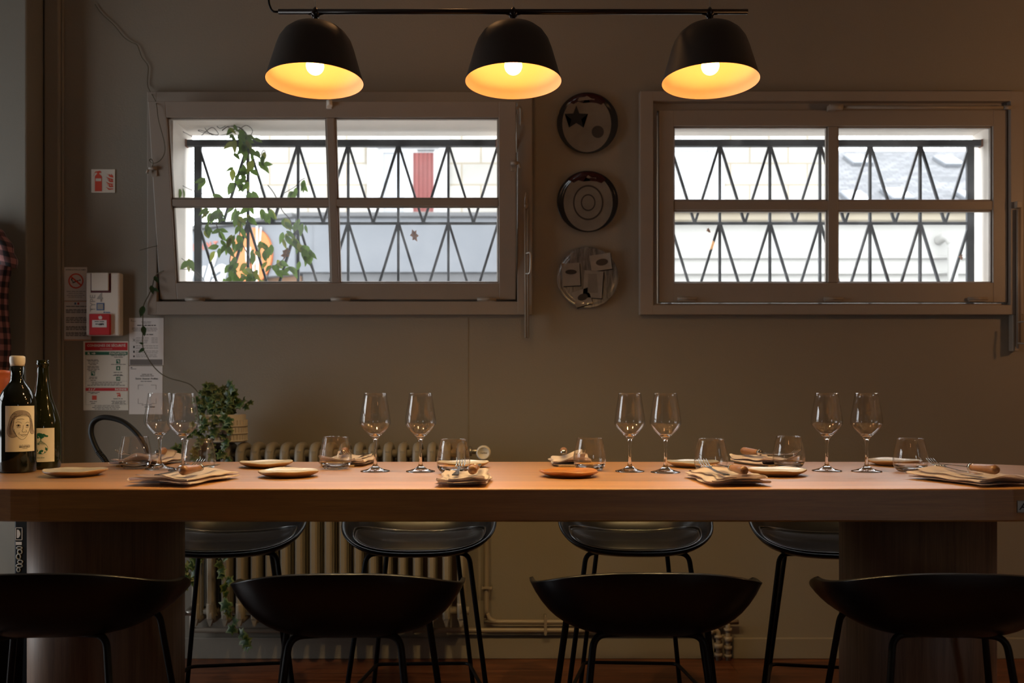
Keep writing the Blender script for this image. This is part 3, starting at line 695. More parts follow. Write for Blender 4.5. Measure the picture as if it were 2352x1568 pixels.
# tendrils inside
def tendril(name, label, pts, Yt, r=0.0016, leaves=()):
    t = thing(name, label, 'vine tendril', P(pts[-1][0], pts[-1][1], Yt))
    bm = BM()
    tube(bm, smooth_path([P(p[0], p[1], p[2] if len(p) > 2 else Yt) for p in pts], 6), r, 7); obj('stem', bm, M_stem, t)
    if leaves:
        bm = BM()
        for (a, b, dx, dz, L_) in leaves: leaf(bm, P(a, b, Yt-0.004), Vector((dx, -.25, dz)), Vector((.3, -1, .2)), L_, L_*0.5, 0)
        obj('foliage', bm, M_ivy, t)
tendril('vine_tendril', 'long bare vine tendril climbing the wall above the left window corner',
        [(218, 10, 3.862), (232, 30, 3.862), (262, 58, 3.862), (283, 84, 3.862), (300, 96, 3.862), (314, 103, 3.862), (320, 116, 3.862), (326, 132, 3.862), (340, 152, 3.862), (339, 178, 3.862), (340, 200, 3.86), (352, 222, 3.82), (359, 238, 3.72), (364, 275, 3.715), (377, 325, 3.72), (378, 350, 3.725), (368, 368, 3.73), (352, 375, 3.735), (343, 369, 3.74), (347, 365, 3.742), (351, 372, 3.745), (350, 384, 3.752)], 3.86, 0.0016)
tendril('vine_tendril', 'short straight dry twig poking out beside the left window casing', [(320, 575, 3.79), (345, 568, 3.80), (371, 562, 3.825)], 3.8, 0.0012)
tendril('vine_tendril', 'drooping vine stem with dark leaves running over the papers to the ivy pot',
        [(376, 622, 3.80), (362, 628), (354, 640), (349, 660), (340, 680), (330, 700), (328, 725), (328, 760), (328, 796), (336, 815), (350, 838), (370, 858), (392, 869), (415, 875), (435, 882), (448, 893), (457, 905)], 3.826, 0.0021,
        [(354, 634, .6, -.8, .035), (347, 655, .3, -.9, .04), (352, 662, .8, -.4, .03), (330, 702, -.2, -1, .05), (329, 748, .2, -1, .045), (330, 790, -.8, .3, .02), (332, 800, -.7, -.5, .03)])

# ================================================================== things on the window wall
WF = WY
def sheet(bm, px0, px1, py0, py1, th, Yb_=WF, bev=0.0, lift=0.0):
    Y = Yb_-lift
    box(bm, X(px0, Y), X(px1, Y), Y-th, Y, Z(py1, Y), Z(py0, Y), bev)
def band(name, par, rects, m, lift, th=0.0006, label=None):
    bm = BM()
    for r in rects: sheet(bm, *r, th, lift=lift)
    return obj(name, bm, m, par, label=label)
def textlines(px0, px1, py, seed, h=1.6, center=False):
    r_ = random.Random(seed); out = []; x = px0; 
    if center: ins = r_.uniform(0, (px1-px0)*0.12); x += ins; px1 -= ins
    while x < px1-3:
        wd = r_.uniform(4, 11); out.append((x, min(px1, x+wd), py-h/2, py+h/2)); x += wd+1.3
    return out
# extinguisher sign
t = thing('extinguisher_sign', 'square white sign with red fire extinguisher and flames', 'sign', (X(238, WF), WF, Z(443, WF)))
bm = BM(); sheet(bm, 210.5, 265, 389, 443, 0.004, bev=0.0008); obj('sign_plate', bm, M_paper2, t)
bm = BM(); Ys = WF-0.0045
def pp(poly): prism(bm, [(X(a, Ys), Z(b, Ys)) for a, b in poly], Ys-0.0006, Ys)
pp([(218, 405), (222, 400), (229, 400), (234, 405), (234, 409.5), (218, 409.5)]); pp([(218, 416), (234, 416), (234, 439), (218, 439)])
pp([(218, 409.5), (219.5, 409.5), (219.5, 416), (218, 416)]); pp([(232.5, 409.5), (234, 409.5), (234, 416), (232.5, 416)])
pp([(223, 400), (223, 397), (221, 396), (217, 398), (215, 405), (216, 400), (219, 394), (224, 393), (229, 392), (233, 395), (232, 397), (228, 397), (228, 400)])
for (dy) in (0, 12, 24):
    pp([(260, 408+dy*.9), (252, 406+dy), (245, 398+dy), (251, 403+dy), (250, 399+dy*1.0), (256, 404+dy), (255, 399+dy), (260, 404+dy*.95)])
    pp([(260, 413+dy*.9), (250, 412+dy), (243, 405+dy), (251, 409+dy), (260, 411+dy*.9)])
obj('pictogram', bm, M_ored, t)
# no smoking card
t = thing('no_smoking_notice', 'small white no smoking card taped up left of the alarm box', 'notice', (X(174, WF), WF, Z(689, WF)))
bm = BM(); sheet(bm, 147.5, 200, 613.5, 690, 0.0012); obj('card', bm, M_paper, t)
bm = BM(); Ys = WF-0.0014
prism_ = lambda poly, y=Ys, th=0.0005: prism(bm, [(X(a, y), Z(b, y)) for a, b in poly], y-th, y)
N = 40
for k in range(N):
    a0, a1 = 2*math.pi*k/N, 2*math.pi*(k+1)/N
    prism_([(174.5+17.5*math.cos(a0), 645+17.5*math.sin(a0)), (174.5+17.5*math.cos(a1), 645+17.5*math.sin(a1)), (174.5+14.5*math.cos(a1), 645+14.5*math.sin(a1)), (174.5+14.5*math.cos(a0), 645+14.5*math.sin(a0))])
prism_([(162.5, 637), (165, 634.5), (187, 653), (185, 656)])
obj('prohibition_ring', bm, M_ored, t)
bm = BM(); 
prism_([(166, 648), (180, 643), (181, 645), (167, 650.5)], Ys, .0004); prism_([(181.5, 642.5), (184.5, 641.5), (185.5, 644), (182.5, 645)], Ys, .0004); prism_([(164, 638), (167, 641), (165, 643), (169, 645), (167, 647), (163, 643)], Ys, .0004)
obj('cigarette_symbol', bm, M_ink, t)
bm = BM(); text_into(bm, 'INTERDICTION DE FUMER', 0.0072, onwall(X(174, Ys), Ys, Z(619.5, Ys)), bold=0.0001); obj('heading_text', bm, M_ink, t)
band('printed_text', t, textlines(152, 197, 669, 1, 1.2, True)+textlines(152, 197, 673.5, 2, 1.2, True)+textlines(152, 197, 678, 3, 1.2, True)+textlines(156, 190, 682, 4, 1.2, True), M_grey_ink, 0.0013, 0.0004)
# lower letter with orange border
t = thing('printed_notice', 'letter sheet with orange border below the no smoking card', 'notice', (X(177, WF), WF, Z(783, WF)))
bm = BM(); sheet(bm, 144.5, 210, 691.5, 782, 0.0010); obj('sheet', bm, mat('orange tinted paper edge', (0.60, 0.36, 0.24), 0.7, var=0.1), t)
band('inner_sheet', t, [(147, 208, 693, 779)], M_paper, 0.0010, 0.0004)
band('flag_emblem', t, [(171, 175, 694.5, 699.5)], M_blue, 0.0016); band('flag_emblem', t, [(178, 182, 694.5, 699.5)], M_red, 0.0016)
ls = []
for i, y in enumerate((703.5, 711, 714, 717.5, 729, 732.5, 736, 740, 750, 753, 756.5, 764, 767, 770.5)): ls += textlines(151.5, 204, y, 20+i, 1.7)
band('printed_text', t, ls, M_ink, 0.0015, 0.0004)
# alarm box
t = thing('fire_alarm_box', 'white wall fire alarm box with red call point', 'alarm', (X(236, WF), WF, Z(770, WF)))
bm = BM(); sheet(bm, 206, 282, 620, 778, 0.042, bev=0.007)
for v in bm.verts: v.co.x = X(197.5, 3.83)+(v.co.x-X(206, WF))*(X(275, 3.83)-X(197.5, 3.83))/(X(282, WF)-X(206, WF)); v.co.z = Z(770.5, 3.83)+(v.co.z-Z(778, WF))*(Z(626, 3.83)-Z(770.5, 3.83))/(Z(620, WF)-Z(778, WF))
obj('housing', bm, M_white, t)
AY = 3.828
def ab_box(bm, a, b, c, d, y0, y1, bev=0.0): box(bm, X(a, AY), X(b, AY), y1, y0, Z(d, AY), Z(c, AY), bev)
bm = BM(); ab_box(bm, 208.5, 255, 627.5, 672, AY+.001, AY-0.001); obj('sounder_recess', bm, M_dred, t)
bm = BM(); ab_box(bm, 211.5, 250.5, 626.5, 667.5, AY, AY-0.008, 0.002); obj('sounder_cover', bm, M_white, t)
bm = BM(); ab_box(bm, 207.5, 255.5, 721, 769.5, AY+.002, AY-0.014, 0.003); cp = obj('call_point', bm, M_red, t)
bm = BM(); ab_box(bm, 215.5, 248.5, 735.5, 752, AY-.014, AY-0.0155, 0.0); obj('press_plate', bm, M_paper, cp)
bm = BM(); yb = AY-.0156
for (a, b, c, d) in ((223, 229, 743.5, 745.5), (240-4, 242, 743.5, 745.5)): ab_box(bm, a, b, c, d, yb, yb-.0005)
prism(bm, ell(X(232, yb), Z(744.5, yb), .0045, .0045, 16), yb-.0005, yb); prism(bm, [(X(a, yb), Z(b, yb)) for a, b in ((229, 741.5), (229, 747.5), (225.5, 744.5))][::-1], yb-.0005, yb)
prism(bm, [(X(a, yb), Z(b, yb)) for a, b in ((236, 741.5), (236, 747.5), (239, 744.5))], yb-.0005, yb)
ab_box(bm, 221, 231, 738, 739.6, yb, yb-.0004); ab_box(bm, 232.5, 243, 738, 739.6, yb, yb-.0004)
obj('press_symbol', bm, M_ink, cp)
bm = BM(); yb = AY-.0142
prism(bm, [(X(a, yb), Z(b, yb)) for a, b in ((227.5, 733), (226, 728), (228, 725), (229.5, 727), (231, 724), (235, 728), (234, 733))], yb-.0006, yb); obj('flame_symbol', bm, M_paper, cp)
bm = BM(); ab_box(bm, 222, 239.5, 695.5, 712.5, AY, AY-.002, .0005); yy = AY-.0022; l_ = obj('indicator_frame', bm, M_blue, t)
bm = BM(); ab_box(bm, 224.3, 237.3, 697.8, 710.2, AY-.002, AY-.0028); obj('indicator_lens', bm, M_lgrey_ink, l_)
bm = BM(); text_into(bm, '4', 0.050, onwall(X(230, AY), AY-.0006, Z(684, AY)), bold=.0014); obj('type_number', bm, M_lgrey_ink, t)
bm = BM(); text_into(bm, 'TYPE', 0.0315, onwall(X(213.5, AY), AY-.0006, Z(696, AY), R(90)), bold=.0004, spacing=1.0); obj('type_word', bm, M_lgrey_ink, t)
bm = BM(); ab_box(bm, 238, 241, 715.5, 718.5, AY, AY-.0006); ab_box(bm, 242, 253, 716.3, 718.3, AY, AY-.0006); obj('maker_mark', bm, M_blue, t)
# safety instructions board
t = thing('safety_instructions_board', 'cream board of fire safety instructions with red and green headings', 'notice', (X(244, WF), WF, Z(942, WF)))
bm = BM(); sheet(bm, 192, 295.5, 783.5, 942, 0.003, bev=0.0006); obj('board', bm, M_paper2, t)
Ys = WF-0.0034
band('red_heading', t, [(195.5, 293, 786.5, 804.5)], M_red, 0.003); band('green_heading', t, [(195.5, 293, 807.5, 815)], M_green, 0.003)
band('red_band', t, [(196.5, 293.5, 890.5, 897.5)], M_red, 0.003)
bm = BM(); text_into(bm, 'CONSIGNES DE SÉCURITÉ', 0.0140, onwall(X(244.3, Ys), Ys-.0004, Z(793.5, Ys)), bold=.00035)
text_into(bm, 'EN CAS D\'INCENDIE', 0.0055, onwall(X(244, Ys), Ys-.0004, Z(801, Ys)))
text_into(bm, 'EVACUATION', 0.0115, onwall(X(270.5, Ys), Ys-.0004, Z(811.3, Ys)), bold=.00035)
text_into(bm, 'INCENDIE', 0.0110, onwall(X(277.5, Ys), Ys-.0004, Z(894.2, Ys)), bold=.00035)
y = Ys-.0004
for poly in ([(210.5, 810.5), (215.5, 810.5), (215.5, 808.5), (220, 811.3), (215.5, 814), (215.5, 812.2), (210.5, 812.2)], [(201, 808.5), (204, 808.5), (207, 811), (205, 811), (207, 814.5), (205, 814.5), (203, 812.5), (200, 814), (202, 811)], [(203, 896.5), (205, 891.5), (207, 893), (206, 896)], [(208, 896.5), (211, 891.5), (212, 893), (211, 896)], [(213, 896.5), (217, 891.5), (219, 892), (215, 896)]):
    prism(bm, [(X(a, y), Z(b, y)) for a, b in poly], y-.0004, y)
obj('heading_text', bm, M_paper2, t)
for rc in ((209, 218, 853, 862.5), (267, 276, 825, 834.5), (267, 276, 840.5, 850), (267, 276, 865, 874)): band('green_pictogram', t, [rc], M_green, 0.003)
band('green_pictogram_detail', t, [(214.5, 216.5, 855, 861), (211, 215, 855, 857), (272, 274, 827, 833), (269, 272.5, 827, 829), (270, 273, 843, 848), (269, 270, 867, 872), (271, 272, 867, 872), (273, 274.5, 867, 872)], M_paper2, 0.0036, .0003)
band('red_pictogram', t, [(211.5, 222, 908, 918), (268, 276, 902, 904.5), (270, 275, 906, 909), (274, 277, 905, 911), (270, 271.5, 908, 912)], M_ored, 0.003)
bm = BM(); ls = []
for i, (a, b, yy) in enumerate([(198, 230, 826.5), (200, 229, 829), (199, 229, 833.5), (205, 222, 837), (199, 229, 841.5), (200, 230, 844.5), (200, 229, 848), (203, 221, 851), (204, 225, 866), (203, 225, 869), (206, 222, 873), (254, 289, 816.5), (262, 285, 820), (254, 290, 836.5), (258, 286, 855), (258, 286, 862), (262, 284, 860.5), (202, 288, 878), (203, 286, 881.5), (199, 289, 884.5), (200, 230, 900.5), (207, 225, 903), (206, 226, 922), (208, 222, 926), (258, 285, 915.5), (255, 290, 921), (255, 291, 924), (256, 290, 927), (214, 278, 932), (211, 277, 935.5), (216, 274, 939)]): ls += textlines(a, b, yy, 60+i, 1.3, True)
band('printed_text', t, ls, M_ink, 0.003, .0004)
band('border_line', t, [(197, 292.5, 875, 875.4), (197, 197.4, 816, 890), (292.3, 292.7, 816, 890), (197, 292.5, 929, 929.4), (197, 197.4, 898, 929), (292.3, 292.7, 898, 929), (197, 292.5, 889, 889.4)], M_grey_ink, 0.003, .0003)
# two health notices
t = thing('printed_notice', 'white printed sheet with icons right of the alarm, vine stem over it', 'notice', (X(336, WF), WF, Z(840, WF)))
bm = BM(); sheet(bm, 297, 376, 730, 838.5, 0.0012); obj('sheet', bm, M_paper, t)
band('grey_strip', t, [(298.5, 373, 825, 838)], mat('grey printed strip', (0.16, 0.145, 0.14), 0.7), 0.0012)
ls = textlines(303, 362, 753, 101, 1.3)+textlines(303, 364, 756, 102, 1.3)+textlines(306, 360, 759.5, 103, 1.3)
ls += textlines(325, 350, 739, 104, 1.3)+textlines(328, 348, 742, 105, 1.2)
for i, y in enumerate((776, 780.5, 783.5, 787, 794, 799, 806, 810, 815, 819)): ls += textlines(312, 342 if i < 4 else 363, y, 110+i, 1.2)
for i, y in enumerate((776, 779.5, 783, 786.5)): ls += textlines(348, 362, y, 130+i, 1.1)
ls += [(300.5, 304, 734, 735.5), (300.5, 312, 737, 738)]
band('printed_text', t, ls, M_grey_ink, 0.0012, .0004)
band('heading_text', t, textlines(315, 358, 747, 140, 2.2), M_ink, 0.0012, .0004); band('heading_text', t, textlines(328, 352, 768, 141, 2.0), M_ink, 0.0012, .0004)
for rc in ((306, 309.5, 794, 799), (306, 309.5, 805, 810), (306, 309.5, 816, 820)): band('icon', t, [rc], M_ink, 0.0012, .0004)
bm = BM(); yq = WF-.0013
for s in (1, -1): prism(bm, [(X(a, yq), Z(b, yq)) for a, b in ((305, 781-2.6*s), (306, 781-3.2*s), (311, 781+2.6*s), (310, 781+3.2*s))], yq-.0004, yq)
obj('cross_icon', bm, M_grey_ink, t)
t = thing('printed_notice', 'white Entrer Scanner Profiter sheet behind the left pair of wine glasses', 'notice', (X(336, WF), WF, Z(951, WF)))
bm = BM(); sheet(bm, 296.5, 373.5, 840.5, 951, 0.0012); obj('sheet', bm, M_paper, t)
bm = BM(); text_into(bm, 'Entrer. Scanner. Profiter.', 0.0096, onwall(X(338, WF), WF-.0016, Z(869.5, WF)), bold=.00025); obj('heading_text', bm, M_ink, t)
band('printed_text', t, textlines(323, 352, 859.5, 150, 1.4, True)+textlines(319, 356, 863, 151, 1.4, True)+textlines(319, 356, 875.5, 152, 1.3, True)+[(300, 304, 843, 845), (300, 313, 846.5, 847.5), (332, 340, 933.5, 935), (344, 356, 933, 935.5)]+textlines(322, 352, 929.5, 153, 1.1, True), M_ink, 0.0012, .0004)
e = 1.0
band('corner_brackets', t, [(317, 329, 883.5, 883.5+e), (317, 317+e, 883.5, 894), (347, 359, 883.5, 883.5+e), (358, 358+e, 883.5, 894), (317, 329, 926, 926+e), (317, 317+e, 915, 926), (347, 359, 926, 926+e), (358, 358+e, 915, 926)], M_grey_ink, 0.0012, .0004)

# ------------------------------------------------------------------ decorative wall plates
M_pblack = mat('glossy black glaze', (0.012, 0.011, 0.011), 0.10, var=0.1, coat=0.6)
M_pgrey = mat('grey engraved glaze', (0.175, 0.155, 0.13), 0.14, var=0.35, scale=14, coat=0.6)
M_pdark = mat('dark printed glaze', (0.045, 0.038, 0.033), 0.14, var=0.2, coat=0.6)
M_pred = mat('oxblood glaze', (0.035, 0.008, 0.007), 0.14, var=0.2, coat=0.6)
M_plight = mat('pale printed glaze', (0.24, 0.215, 0.185), 0.16, var=0.25, scale=30, coat=0.5)
M_pwood = wood('wood grain printed glaze', (0.07, 0.06, 0.05), (0.27, 0.245, 0.21), (3, 3, 0.35), 0.16, 0.6, None, 22.0, bump=0.0)
def plate_base(name, label, cx, cy, m, rpx=70.5):
    c = P(cx, cy, WY); r = rpx/FPX*3.85; 
    t = thing(name, label, 'decorative plate', (c.x, WY, c.z-r), group='round plates between the windows')
    prof = [(0, -0.0115), (r*0.80, -0.0115), (r*0.88, -0.0125), (r*0.985, -0.0175), (r, -0.017), (r*0.99, -0.014), (r*0.7, -0.004), (r*0.45, -0.001), (0, -0.001)]
    bm = BM(); lathe(bm, prof, 64, Matrix.Translation((c.x, WY, c.z)) @ Matrix.Rotation(R(-90), 4, 'X') @ Matrix.Scale(1, 4))
    for v in bm.verts: pass
    o = obj('dish', bm, m, t)
    return t, c, r
def dish_y(c, r, x, z):
    q = math.hypot(x-c.x, z-c.z)/r
    if q < 0.80: h = 0.0115
    elif q < 0.88: h = 0.0115+(q-0.80)/0.08*0.001
    else: h = 0.0125+(q-0.88)/0.105*0.005
    return WY-h
def decal(t, c, r, name, poly, m, lift=0.0008):
    """inlay following the dish; poly in units of the radius"""
    bm = BM()
    vs = [bm.verts.new((c.x+a*r, 0, c.z+b*r)) for a, b in poly]
    f = bm.faces.new(vs)
    bmesh.ops.triangulate(bm, faces=[f])
    for _ in range(3): bmesh.ops.subdivide_edges(bm, edges=bm.edges[:], cuts=1, use_grid_fill=True)
    for v in bm.verts: v.co.y = dish_y(c, r, v.co.x, v.co.z)-lift
    rr = bmesh.ops.extrude_face_region(bm, geom=bm.faces[:])
    for v in rr['geom']:
        if isinstance(v, bmesh.types.BMVert): v.co.y += 0.0006
    return obj(name, bm, m, t)
def star(cx, cy, ro, ri, n=5, rot=90): return [(cx+(ro if k % 2 == 0 else ri)*math.cos(R(rot+180*k/n)), cy+(ro if k % 2 == 0 else ri)*math.sin(R(rot+180*k/n))) for k in range(2*n)]
scal = [(-.62, .70), (-.45, .62), (-.30, .70), (-.15, .66), (-.02, .84), (.10, .68), (.30, .66), (.45, .60), (.60, .72), (.45, .86), (.2, .955), (-.2, .955), (-.45, .86)]
t, c, r = plate_base('wall_plate', 'top wall plate, glossy black rim, grey oval marked with a black star', 1348.5, 285, M_pblack)
decal(t, c, r, 'grey_oval', ell(-0.02, -0.02, .80, .93, 40), M_pgrey); decal(t, c, r, 'scalloped_top', scal, M_pred, 0.0016)
decal(t, c, r, 'star_motif', star(-.36, .18, .40, .17, rot=90), M_pblack, 0.0022)
decal(t, c, r, 'disc_motif', ell(.34, -.28, .20, .20, 28), M_pdark, 0.0016)
t, c, r = plate_base('wall_plate', 'middle wall plate, glossy black rim and grey oval, no star', 1349, 464.5, M_pblack)
decal(t, c, r, 'grey_oval', ell(0.02, -0.03, .80, .93, 40), M_pgrey); decal(t, c, r, 'scalloped_top', scal, M_pred, 0.0016)
for q, mm in ((.62, M_pdark), (.56, M_pgrey), (.30, M_pdark), (.25, M_pgrey)):
    decal(t, c, r, 'engraved_ring', ell(0.02, -0.03, .80*q, .93*q, 36), mm, 0.0012+.0006*(1-q)+.0004)
t, c, r = plate_base('wall_plate', 'bottom wall plate, wood grain print with overlapping grey cards', 1349, 638, M_pwood)
def card(cx, cy, wx, wy, rot, m, lift=.0014): 
    pts = [(-wx, -wy), (wx, -wy), (wx, wy), (-wx, wy)]; a = R(rot)
    return decal(t, c, r, 'printed_card_or_shadow', [(cx+x*math.cos(a)-y*math.sin(a), cy+x*math.sin(a)+y*math.cos(a)) for x, y in pts], m, lift)
for (a, b, wx, wy, ro) in ((.43, .50, .34, .26, 8), (-.54, .10, .29, .37, 3), (.18, -.22, .31, .44, -4), (-.18, -.66, .28, .26, 18)):
    card(a+.03, b-.03, wx, wy, ro, M_pblack, .0010); card(a, b, wx, wy, ro, M_plight, .0016)  # offset black copy is each card's shadow, drawn into the print
decal(t, c, r, 'oval_motif', ell(.47, .50, .2, .11, 20, rot=8), M_pdark, .0022); decal(t, c, r, 'oval_motif', ell(-.54, .18, .19, .08, 20), M_pdark, .0022)
decal(t, c, r, 'oval_motif', ell(-.16, -.64, .17, .11, 20, rot=18), M_pdark, .0022); decal(t, c, r, 'bar_motif', [(.02, .12), (.30, .12), (.34, -.5), (.0, -.5)], M_pgrey, .0022)

# ------------------------------------------------------------------ radiator and pipes
rad = thing('column_radiator', 'taupe cast iron column radiator below the left window', 'radiator', (X(760, 3.7), 3.72, 0))
YRF, YRB = 3.665, 3.815; zt_, zb2 = Z(1018, 3.68), Z(1436, 3.68)
sp = 34/FPX*YRF; hw = 0.0185
bm0 = BM()
def hexcol(bm, x, y, z0, z1, wx, wy):
    poly = [(x-wx, y+wy*.4), (x-wx, y-wy*.3), (x-wx*.35, y-wy), (x+wx*.6, y-wy), (x+wx, y-wy*.4), (x+wx, y+wy*.5), (x+wx*.5, y+wy), (x-wx*.5, y+wy)]
    prism(bm, poly, z0, z1, axis='Z')
for y in (YRF+0.022, (YRF+YRB)/2, YRB-0.022): hexcol(bm0, 0, y, zb2+0.028, zt_-0.03, hw*0.82, 0.020)
path = [(0, YRF+0.016, zt_-0.09), (0, YRF+0.018, zt_-0.045), (0, YRF+0.035, zt_-0.02), (0, (YRF+YRB)/2, zt_-0.016), (0, YRB-0.035, zt_-0.02), (0, YRB-0.018, zt_-0.045), (0, YRB-0.018, zt_-0.09)]
rr = tube(bm0, smooth_path(path, 4), 0.0185, 10)
rr = tube(bm0, smooth_path([(p[0], p[1], zb2+zt_-p[2]) for p in path], 4), 0.0160, 10)
for v in bm0.verts:
    pass
# pointed lower tips
prism(bm0, [(-0.013, zb2+0.03), (0.013, zb2+0.03), (0.004, zb2-0.002), (-0.002, zb2-0.002)], YRF+0.006, YRF+0.03)
mesh0 = None
n = 19
for i in range(n):
    x = X(446+34*i, YRF)
    if mesh0 is None:
        o = obj('radiator_section', bm0, M_rad, None, local=True); mesh0 = o.data
    else:
        o = bpy.data.objects.new('radiator_section', mesh0); C.objects.link(o)
    o.parent = rad; o.location = Vector((x, 0, 0))-Vector(rad.location)
bm = BM()
for z in (zt_-0.045, zb2+0.045): tube(bm, [(X(446, YRF), (YRF+YRB)/2, z), (X(446+34*18, YRF)+.03, (YRF+YRB)/2, z)], 0.017, 12)
obj('connecting_nipple', bm, M_rad, rad)
xr = X(446+34*18, YRF)
bm = BM()
for x in (X(446+34*2, YRF), X(446+34*16, YRF)):
    box(bm, x-0.012, x+0.012, YRB-0.01, WY, zb2+0.02, zb2+0.035, .002); box(bm, x-0.012, x+0.012, YRB-0.03, WY, zt_-0.06, zt_-0.045, .002)
obj('wall_bracket', bm, M_rad, rad)
# valve with thermostat
zv = Z(1037, 3.72); xv = X(1111, 3.68); ymid = (YRF+YRB)/2
bm = BM(); tube(bm, [(xr+.02, ymid, zv), (xv, ymid, zv)], 0.011, 12); tube(bm, [(xr+.028, ymid, zv), (xr+.042, ymid, zv)], 0.021, 6); tube(bm, [(xv, ymid, zv), (xv, ymid, zv-0.06)], 0.012, 12); tube(bm, [(xv, ymid, zv), (xv, ymid-0.045, zv)], 0.013, 12)
obj('valve', bm, M_chrome, rad)
bm = BM(); lathe(bm, [(0, 0), (0.020, 0), (0.026, 0.006), (0.029, 0.03), (0.029, 0.058), (0.0265, 0.064), (0.022, 0.066), (0.0215, 0.0645), (0, 0.0645)], 32, Matrix.Translation((xv, ymid-0.03, zv)) @ Matrix.Rotation(R(90), 4, 'X'))
th = obj('thermostat_head', bm, M_white, rad)
bm = BM(); text_into(bm, 'Danfoss', 0.0085, onwall(xv, ymid-0.0950, zv), shear=.3, bold=.0003); obj('maker_mark', bm, M_grey_ink, th)
bm = BM(); zz = Z(1406, 3.75); xl = X(414, 3.7)
tube(bm, [(X(446, YRF)-.01, ymid, zz), (xl, ymid, zz)], 0.011, 12); tube(bm, [(xl, ymid, zz), (xl, ymid-.05, zz)], 0.012, 16); tube(bm, [(xl, ymid, zz), (xl, WY, zz)], 0.009, 10)
obj('lockshield_valve', bm, M_chrome, rad)
# pipes
M_pipe = mat('taupe painted pipe', (0.26, 0.215, 0.165), 0.4, var=0.07, scale=20, bump=0.2, bscale=60)
YP = 3.835
def fillet(p0, c, p1, r, n=8):
    c = Vector(c); a = (Vector(p0)-c).normalized(); b = (Vector(p1)-c).normalized()
    A = c+a*r; B = c+b*r; out = []
    for k in range(n+1):
        t = k/n; out.append(A*(1-t)**2+c*2*t*(1-t)+B*t*t)
    return out
hp = thing('heating_pipe', 'painted heating pipe dropping from the radiator valve then running right', 'pipe', (X(1400, YP), YP, 0))
zu = Z(1428, YP); xp = X(1117, YP); x2 = X(1672, YP)
a = (xv, ymid, zv-0.05); b1 = (xv, ymid, zv-.12); b2 = (xp, YP, zv-0.18)
pts = [a, b1, b2] + fillet((xp, YP, 1), (xp, YP, zu), (x2, YP, zu), 0.055) + fillet((xp, YP, zu), (x2, YP, zu), (x2, YP, 0), 0.018, 5) + [(x2, YP, 0)]
bm = BM(); tube(bm, smooth_path(pts, 2), 0.0105, 12); obj('pipe_run', bm, M_pipe, hp)
def collars(par, x, z0):
    for (dz, rr_, h) in ((0.0, .017, .012), (-.035, .018, .02), (-.075, .0165, .014), (-.11, .015, .012)):
        bm = BM(); tube(bm, [(x, YP, z0+dz), (x, YP, z0+dz-h)], rr_, 12); obj('pipe_fitting', bm, M_pipe, par)
collars(hp, x2, zu-.025)
lp = thing('heating_pipe', 'lower horizontal heating pipe along the wall into the floor', 'pipe', (X(1200, YP), YP, 0))
zl = Z(1447, YP); x3 = X(1650, YP); 
bm = BM(); pts = [(X(414, 3.7), YP, zz-.0)] + fillet((X(414, 3.7), YP, zz), (X(414, 3.7)+.0, YP, zl), (x3, YP, zl), 0.02, 4) + fillet((0, YP, zl), (x3, YP, zl), (x3, YP, 0), 0.018, 5)+[(x3, YP, 0)]
tube(bm, pts, 0.0105, 12); obj('pipe_run', bm, M_pipe, lp); collars(lp, x3, zl-.02)
bm = BM(); tube(bm, [(X(1632, YP), YP, zl), (X(1640, YP), YP, zl)], .016, 12); obj('pipe_fitting', bm, M_pipe, lp)
def clip(par, px, py0, py1, horizontal=True):
    bm = BM(); a_, b_ = P(px, py0, YP-.012), P(px, py1, YP-.012)
    if horizontal: box(bm, a_.x-.006, a_.x+.006, YP-.015, YP-.011, b_.z, a_.z, .001); ends = (a_, b_)
    else:
        box(bm, X(px-9, YP), X(px+9, YP), YP-.015, YP-.011, a_.z-.005, a_.z+.005, .001); ends = (P(px-10, py0, YP), P(px+10, py0, YP))
    for q in ends: tube(bm, [(q.x, WY, q.z), (q.x, YP-.016, q.z)], .004, 8)
    obj('pipe_clip', bm, M_pipe, par)
clip(hp, 1253, 1417, 1457); clip(hp, 1118, 1350, 1350, False); clip(lp, 945, 1436, 1456)

# ------------------------------------------------------------------ ivy in planter on the radiator
def ivy_leaf(bm, base, d, n, L):
    d = d.normalized(); s = d.cross(n); s = s.normalized() if s.length > 1e-4 else d.orthogonal().normalized(); nn = s.cross(d).normalized()
    out = [(0, .0), (.28, -.12), (.55, .02), (.38, .28), (.62, .55), (.28, .58), (.0, 1.0), (-.28, .58), (-.62, .55), (-.38, .28), (-.55, .02), (-.28, -.12)]
    c = bm.verts.new(base+d*L*.3+nn*L*.06)
    inn = [bm.verts.new(base+d*L*(.3+(y-.3)*.68)+s*L*x*.68+nn*L*0.02) for x, y in out]
    ex = [bm.verts.new(base+d*L*y+s*L*x-nn*L*(.10*(x*x+y*y))) for x, y in out]
    m = len(out)
    for i in range(m):
        j = (i+1) % m
        f = bm.faces.new((c, inn[i], inn[j])); f.material_index = 0; f.smooth = True
        f = bm.faces.new((inn[i], ex[i], ex[j], inn[j])); f.material_index = 1; f.smooth = True
rs = random.Random(5)
YI = 3.72
ivp = thing('ivy_plant', 'variegated trailing ivy growing out of the pale planter on the radiator', 'potted ivy', P(512, 1013, YI))
bs = BM(); bf = BM()
cpot = P(512, 955, YI)
def ivstrand(pts, every, L, r=0.0016):
    sp_ = smooth_path(pts, 8); tube(bs, sp_, r, 5)
    acc = 0
    for a_, b_ in zip(sp_[:-1], sp_[1:]):
        acc += (b_-a_).length
        if acc > every:
            acc = 0; s = rs.choice((-1, 1))
            ivy_leaf(bf, b_, Vector((s*rs.uniform(.2, 1), -rs.uniform(.1, .7), rs.uniform(-.9, .35))), Vector((rs.uniform(-.4, .4), -1, rs.uniform(0, .8))), L*rs.uniform(.7, 1.2))
